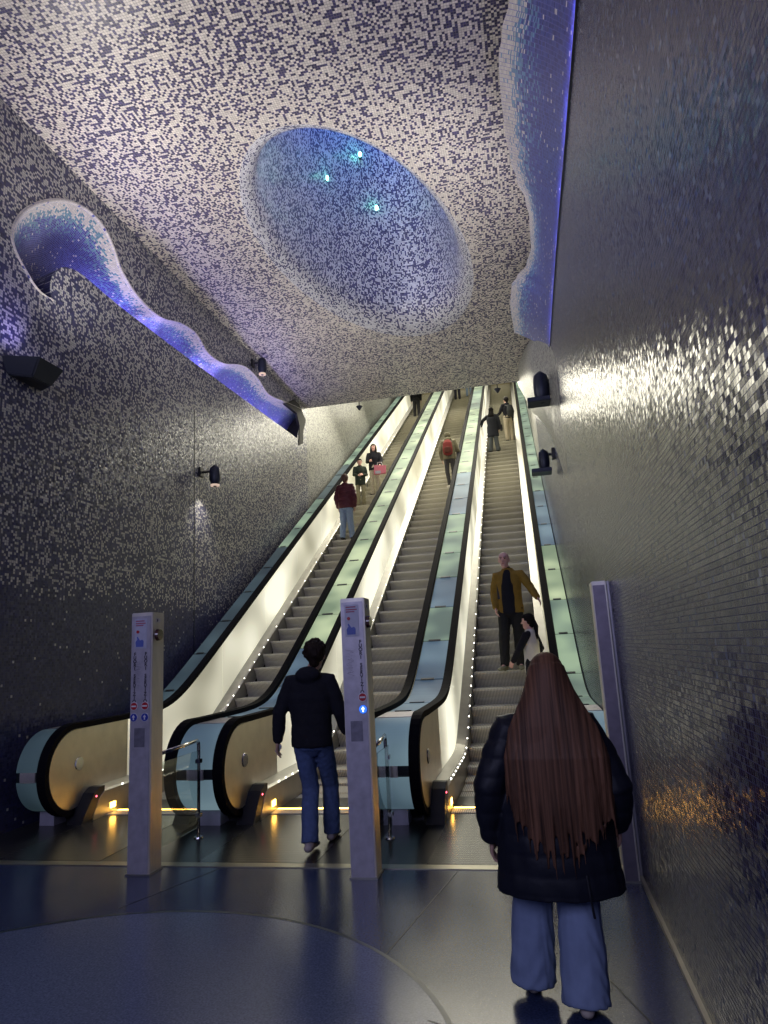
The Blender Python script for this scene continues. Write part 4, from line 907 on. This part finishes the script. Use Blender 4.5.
sh = raw_obj('shirt', remesh(bm, .01, 2), blk2, T); sh.scale = (s, s, s)
bm = bmesh.new(); tube(bm, [(.15, .10, 1.12), (.155, .07, 1.35), (.14, -.02, 1.455), (.15, -.12, 1.35), (.16, -.15, 1.15)], [(.022, .008)] * 5, 10, (1, 0, 0)); mesh_obj('bag_strap', bm, blackm, T)
bm = bmesh.new(); tube(bm, [(.14, -.20, 1.05), (.14, -.22, 1.25), (.12, -.19, 1.38)], [(.12, .07), (.13, .08), (.09, .05)], 16)
bg = raw_obj('shoulder_bag', remesh(bm, .012, 2), blackm, T)
# girl with raglan top
yy = 10.15
T, D, s = person('girl in white top with black sleeves and dark ponytail, just below the yellow jacket', (-0.03, yy, on_step(yy)), math.radians(68), 1.50,
    J=dict(head=(0, .03, 1.635), elL=(-.25, .12, 1.18), wrL=(-.20, .26, 1.00), elR=(.27, -.06, 1.18), wrR=(.30, .02, 1.10), anL=(-.09, .0, .085)),
    top=dict(mat=cloth('raglan_white', (0.72, 0.68, 0.60), .85, .06), rx=.165, ry=.13, wx=.145, wy=.13, hemz=.80, hemx=.165, hemy=.14, arm=.056, cuff=.040),
    pants=dict(mat=blk2), shoe=shoe_b, hair=dict(kind='ponytail', mat=hair_black), face=True, vox=.009, skin=SKP)
bm = bmesh.new()
for sd, k in ((-1, 'L'), (1, 'R')):
    S, E, Wt = D['sh' + k], D['el' + k], D['wr' + k]
    tube(bm, [Vector((sd * .07, S.y, S.z + .02)), S, (S + E) / 2, E, (E + Wt) / 2, E.lerp(Wt, .95)], [.045, .060, .056, .052, .046, .040], 12)
raw_obj('sleeves', remesh(bm, .01, 2), blk2, T)
# burgundy man
yy = 16.8
person('man from behind in burgundy quilted jacket and pale jeans on the left escalator', (-4.44, yy, on_step(yy)), math.radians(-5), 1.76,
    J=dict(anL=(-.12, -.02, .085), anR=(.13, .05, .085), toeR=(.16, .2, .035), elL=(-.25, -.02, 1.13), elR=(.25, -.02, 1.13)),
    top=dict(mat=cloth('burgundy_nylon', (0.085, 0.018, 0.028), .5, .3, 14), rx=.215, ry=.15, wx=.20, wy=.145, hemz=.84, hemx=.20, hemy=.145, arm=.075, cuff=.05, puff=.012),
    pants=dict(mat=denim_pale, th=.098, kn=.085, an=.075), shoe=shoe_b, hair=dict(kind='short', mat=M('hair_auburn', (0.10, 0.045, 0.03), .6)), vox=.012)
# child and mother
yy = 19.3
person('boy in dark green jacket and khaki trousers beside the woman with the pink bag', (-4.62, yy, on_step(yy)), math.radians(200), 1.48,
    top=dict(mat=cloth('dark_green', (0.02, 0.028, 0.022)), rx=.20, ry=.14, wx=.18, hemz=.78, hemx=.19, arm=.07), J=dict(elL=(-.22, .05, 1.15), wrL=(-.08, .2, 1.12), elR=(.22, .05, 1.15), wrR=(.10, .22, 1.1)),
    pants=dict(mat=cloth('khaki', (0.22, 0.20, 0.13))), shoe=shoe_b, hair=dict(kind='short', mat=hair_dark), face=True, vox=.012, skin=SKP)
yy = 20.1
T, D, s = person('woman with long black hair in black coat holding pink bag, left escalator', (-4.34, yy, on_step(yy)), math.radians(185), 1.68,
    top=dict(mat=blk2, rx=.19, ry=.14, wx=.18, hemz=.86, hemx=.19, arm=.065), J=dict(elL=(-.24, .06, 1.15), wrL=(-.22, .22, .98), elR=(.22, .08, 1.14), wrR=(.12, .25, 1.12)),
    pants=dict(mat=cloth('cream_print', (0.42, 0.38, 0.30), .8, .5, 30)), shoe=shoe_b, hair=dict(kind='long_front', mat=hair_black, len=.2), face=True, vox=.012, skin=SKP)
tb = thing('tote_bag', 'pink shopping bag held by the black-haired woman on the left escalator', 'bag', (-4.12, 19.86, on_step(20.1) + .62), math.radians(10))
bm = bmesh.new(); prism(bm, [(-.19, 0), (.18, .02), (.20, .27), (-.17, .30)], 1, -.055, .055); bmesh.ops.bevel(bm, geom=list(bm.edges), offset=.012, segments=2, affect='EDGES'); mesh_obj('bag_body', bm, cloth('pink_bag', (0.55, 0.16, 0.22), .5), tb)
bm = bmesh.new(); tube(bm, [(-.08, -.04, .28), (-.05, -.04, .38), (.06, -.04, .38), (.09, -.04, .27)], [.008] * 4, 8, (0, 1, 0)); mesh_obj('bag_handle', bm, white_m, tb)
bm = bmesh.new(); prism(bm, [(-.14, .02), (.02, .02), (.02, .11), (-.14, .11)], 1, -.062, -.05); mesh_obj('bag_print', bm, cloth('pale_print', (0.35, 0.36, 0.42), .5), tb)
# rider with red backpack
yy = 19.9
person('hooded rider from behind in olive jacket and dark trousers on the middle escalator', (-1.96, yy, on_step(yy)), 0, 1.76,
    J=dict(anL=(-.05, .0, .085), anR=(.07, .03, .085), elL=(-.26, .0, 1.14), elR=(.26, .02, 1.14), wrR=(.28, .14, .98), head=(-.02, .08, 1.60)),
    top=dict(mat=cloth('olive_coat', (0.13, 0.115, 0.07)), rx=.20, ry=.14, wx=.19, hemz=.86, hemx=.20, arm=.07, hood=True),
    pants=dict(mat=cloth('charcoal', (0.04, 0.038, 0.04)), th=.088, kn=.065, an=.052), shoe=shoe_w, hair=dict(kind='short', mat=cloth('olive_hood', (0.10, 0.09, 0.055))), vox=.012)
tb = thing('backpack', 'red backpack on the hooded rider of the middle escalator', 'backpack', (-1.97, 19.69, on_step(19.9) + .98))
bm = bmesh.new(); tube(bm, [(0, 0, .02), (0, -.02, .15), (0, -.01, .34), (0, .02, .42)], [(.14, .06), (.150, .075), (.14, .07), (.10, .05)], 18); raw_obj('bag_body', remesh(bm, .012, 2), cloth('red_pack', (0.17, 0.025, 0.022)), tb)
bm = bmesh.new(); tube(bm, [(0, -.08, .05), (0, -.10, .18)], [(.10, .03), (.10, .03)], 14); raw_obj('front_pocket', remesh(bm, .01, 2), cloth('brown_pocket', (0.10, 0.03, 0.02)), tb)
for sd in (-1, 1):
    bm = bmesh.new(); tube(bm, [(sd * .10, .03, .40), (sd * .12, .16, .44)], [(.025, .012)] * 2, 8); mesh_obj('strap', bm, blackm, tb)
# woman in dark coat, right escalator
yy = 23.2
T, D, s = person('woman from behind in long dark coat with loose black hair, high on the right escalator', (-0.70, yy, on_step(yy)), math.radians(-8), 1.66,
    J=dict(elL=(-.36, .05, 1.30), wrL=(-.46, .25, 1.16), anL=(-.14, 0, .085), anR=(.15, .03, .085), elR=(.26, 0, 1.15)),
    top=dict(mat=cloth('dark_grey_coat', (0.028, 0.030, 0.040)), rx=.20, ry=.145, wx=.18, wy=.14, hemz=.62, hemx=.22, hemy=.15, arm=.068),
    pants=dict(mat=cloth('grey_jeans', (0.10, 0.11, 0.12)), an=.085, kn=.08), shoe=shoe_b, hair=dict(kind='long', len=.12, mat=hair_black), vox=.012)
hb = thing('handbag', 'small black handbag at the right hip of the dark coat woman', 'handbag', (-0.40, 23.1, on_step(23.2) + .78))
bm = bmesh.new(); box(bm, -.04, .05, -.12, .12, -.02, .16, .02); mesh_obj('bag_body', bm, blackm, hb)
bm = bmesh.new(); tube(bm, [(0, -.09, .15), (-.03, -.05, .42), (-.06, -.02, .56)], [.008] * 3, 8); mesh_obj('strap', bm, blackm, hb)
# man with khaki trousers
yy = 24.5
person('man from behind in black jacket and cream trousers with dark rucksack, highest on right escalator', (-0.16, yy, on_step(yy)), math.radians(35), 1.76,
    J=dict(elL=(-.24, .10, 1.16), wrL=(-.22, .32, 1.12)), top=dict(mat=blk2, rx=.19, ry=.14, hemz=.90, arm=.065),
    pants=dict(mat=cloth('cream_chino', (0.46, 0.40, 0.30))), shoe=shoe_b, hair=dict(kind='short', mat=hair_black), vox=.012)
tb = thing('backpack', 'dark rucksack low on the back of the cream trousers man', 'backpack', (-0.04, 24.32, on_step(24.5) + .98), math.radians(35))
bm = bmesh.new(); tube(bm, [(0, 0, .0), (0, -.02, .15), (0, 0, .36)], [(.13, .07), (.16, .09), (.12, .06)], 16); raw_obj('bag_body', remesh(bm, .012, 2), cloth('slate_pack', (0.035, 0.038, 0.04)), tb)
for sd in (-1, 1):
    bm = bmesh.new(); tube(bm, [(sd * .09, .03, .36), (sd * .11, .13, .42)], [(.022, .01)] * 2, 8); mesh_obj('strap', bm, blackm, tb)
# riders whose heads the ceiling hides
for x, y, lb, tm, pm, hh in ((-4.40, 30.6, 'rider in black near the top of the left escalator, head hidden by the ceiling', blk2, cloth('p1', (0.03, 0.03, 0.035)), 1.8),
                     (-2.05, 33.6, 'rider in blue jeans at the top of the middle escalator, right of another', cloth('t2', (0.16, 0.17, 0.20)), denim_pale, 1.75),
                     (-2.62, 33.2, 'rider in dark clothes at the top of the middle escalator, on its left side', blk2, cloth('p3', (0.03, 0.03, 0.05)), 1.75),
                     ):
    person(lb, (x, y, on_step(y)), 0, hh, top=dict(mat=tm, rx=.19, ry=.14, arm=.065), pants=dict(mat=pm), shoe=shoe_b, hair=dict(kind='short', mat=hair_black), vox=.018)
# pilot lamps in the crater
for x, y, z, lb in ((-2.42, 11.35, 11.05, 'small green lamp highest in the ceiling crater'), (-3.01, 10.86, 10.3, 'small green lamp leftmost in the ceiling crater'), (-2.26, 11.97, 10.28, 'small green lamp nearest the middle of the ceiling crater')):
    T = thing('pilot_lamp', lb, 'lamp', (x, y, z), 0, 'green lamps in the crater')
    a = (Vector((CX, CY, z)) - Vector((x, y, z))).normalized()
    bm = bmesh.new(); ell(bm, a * 0.07, (0.035, 0.035, 0.05), 12); mesh_obj('bulb', bm, green_led, T)
    bm = bmesh.new(); tube(bm, [a * -0.05, a * 0.05], [0.03, 0.025], 12); mesh_obj('socket', bm, blackm, T)
    d = bpy.data.lights.new('pilot_glow', 'POINT'); d.energy = 0.5; d.color = (0.1, 1.0, 0.6); d.shadow_soft_size = 0.03
    o = bpy.data.objects.new('pilot_glow', d); C.objects.link(o); o.location = Vector((x, y, z)) + a * 0.25
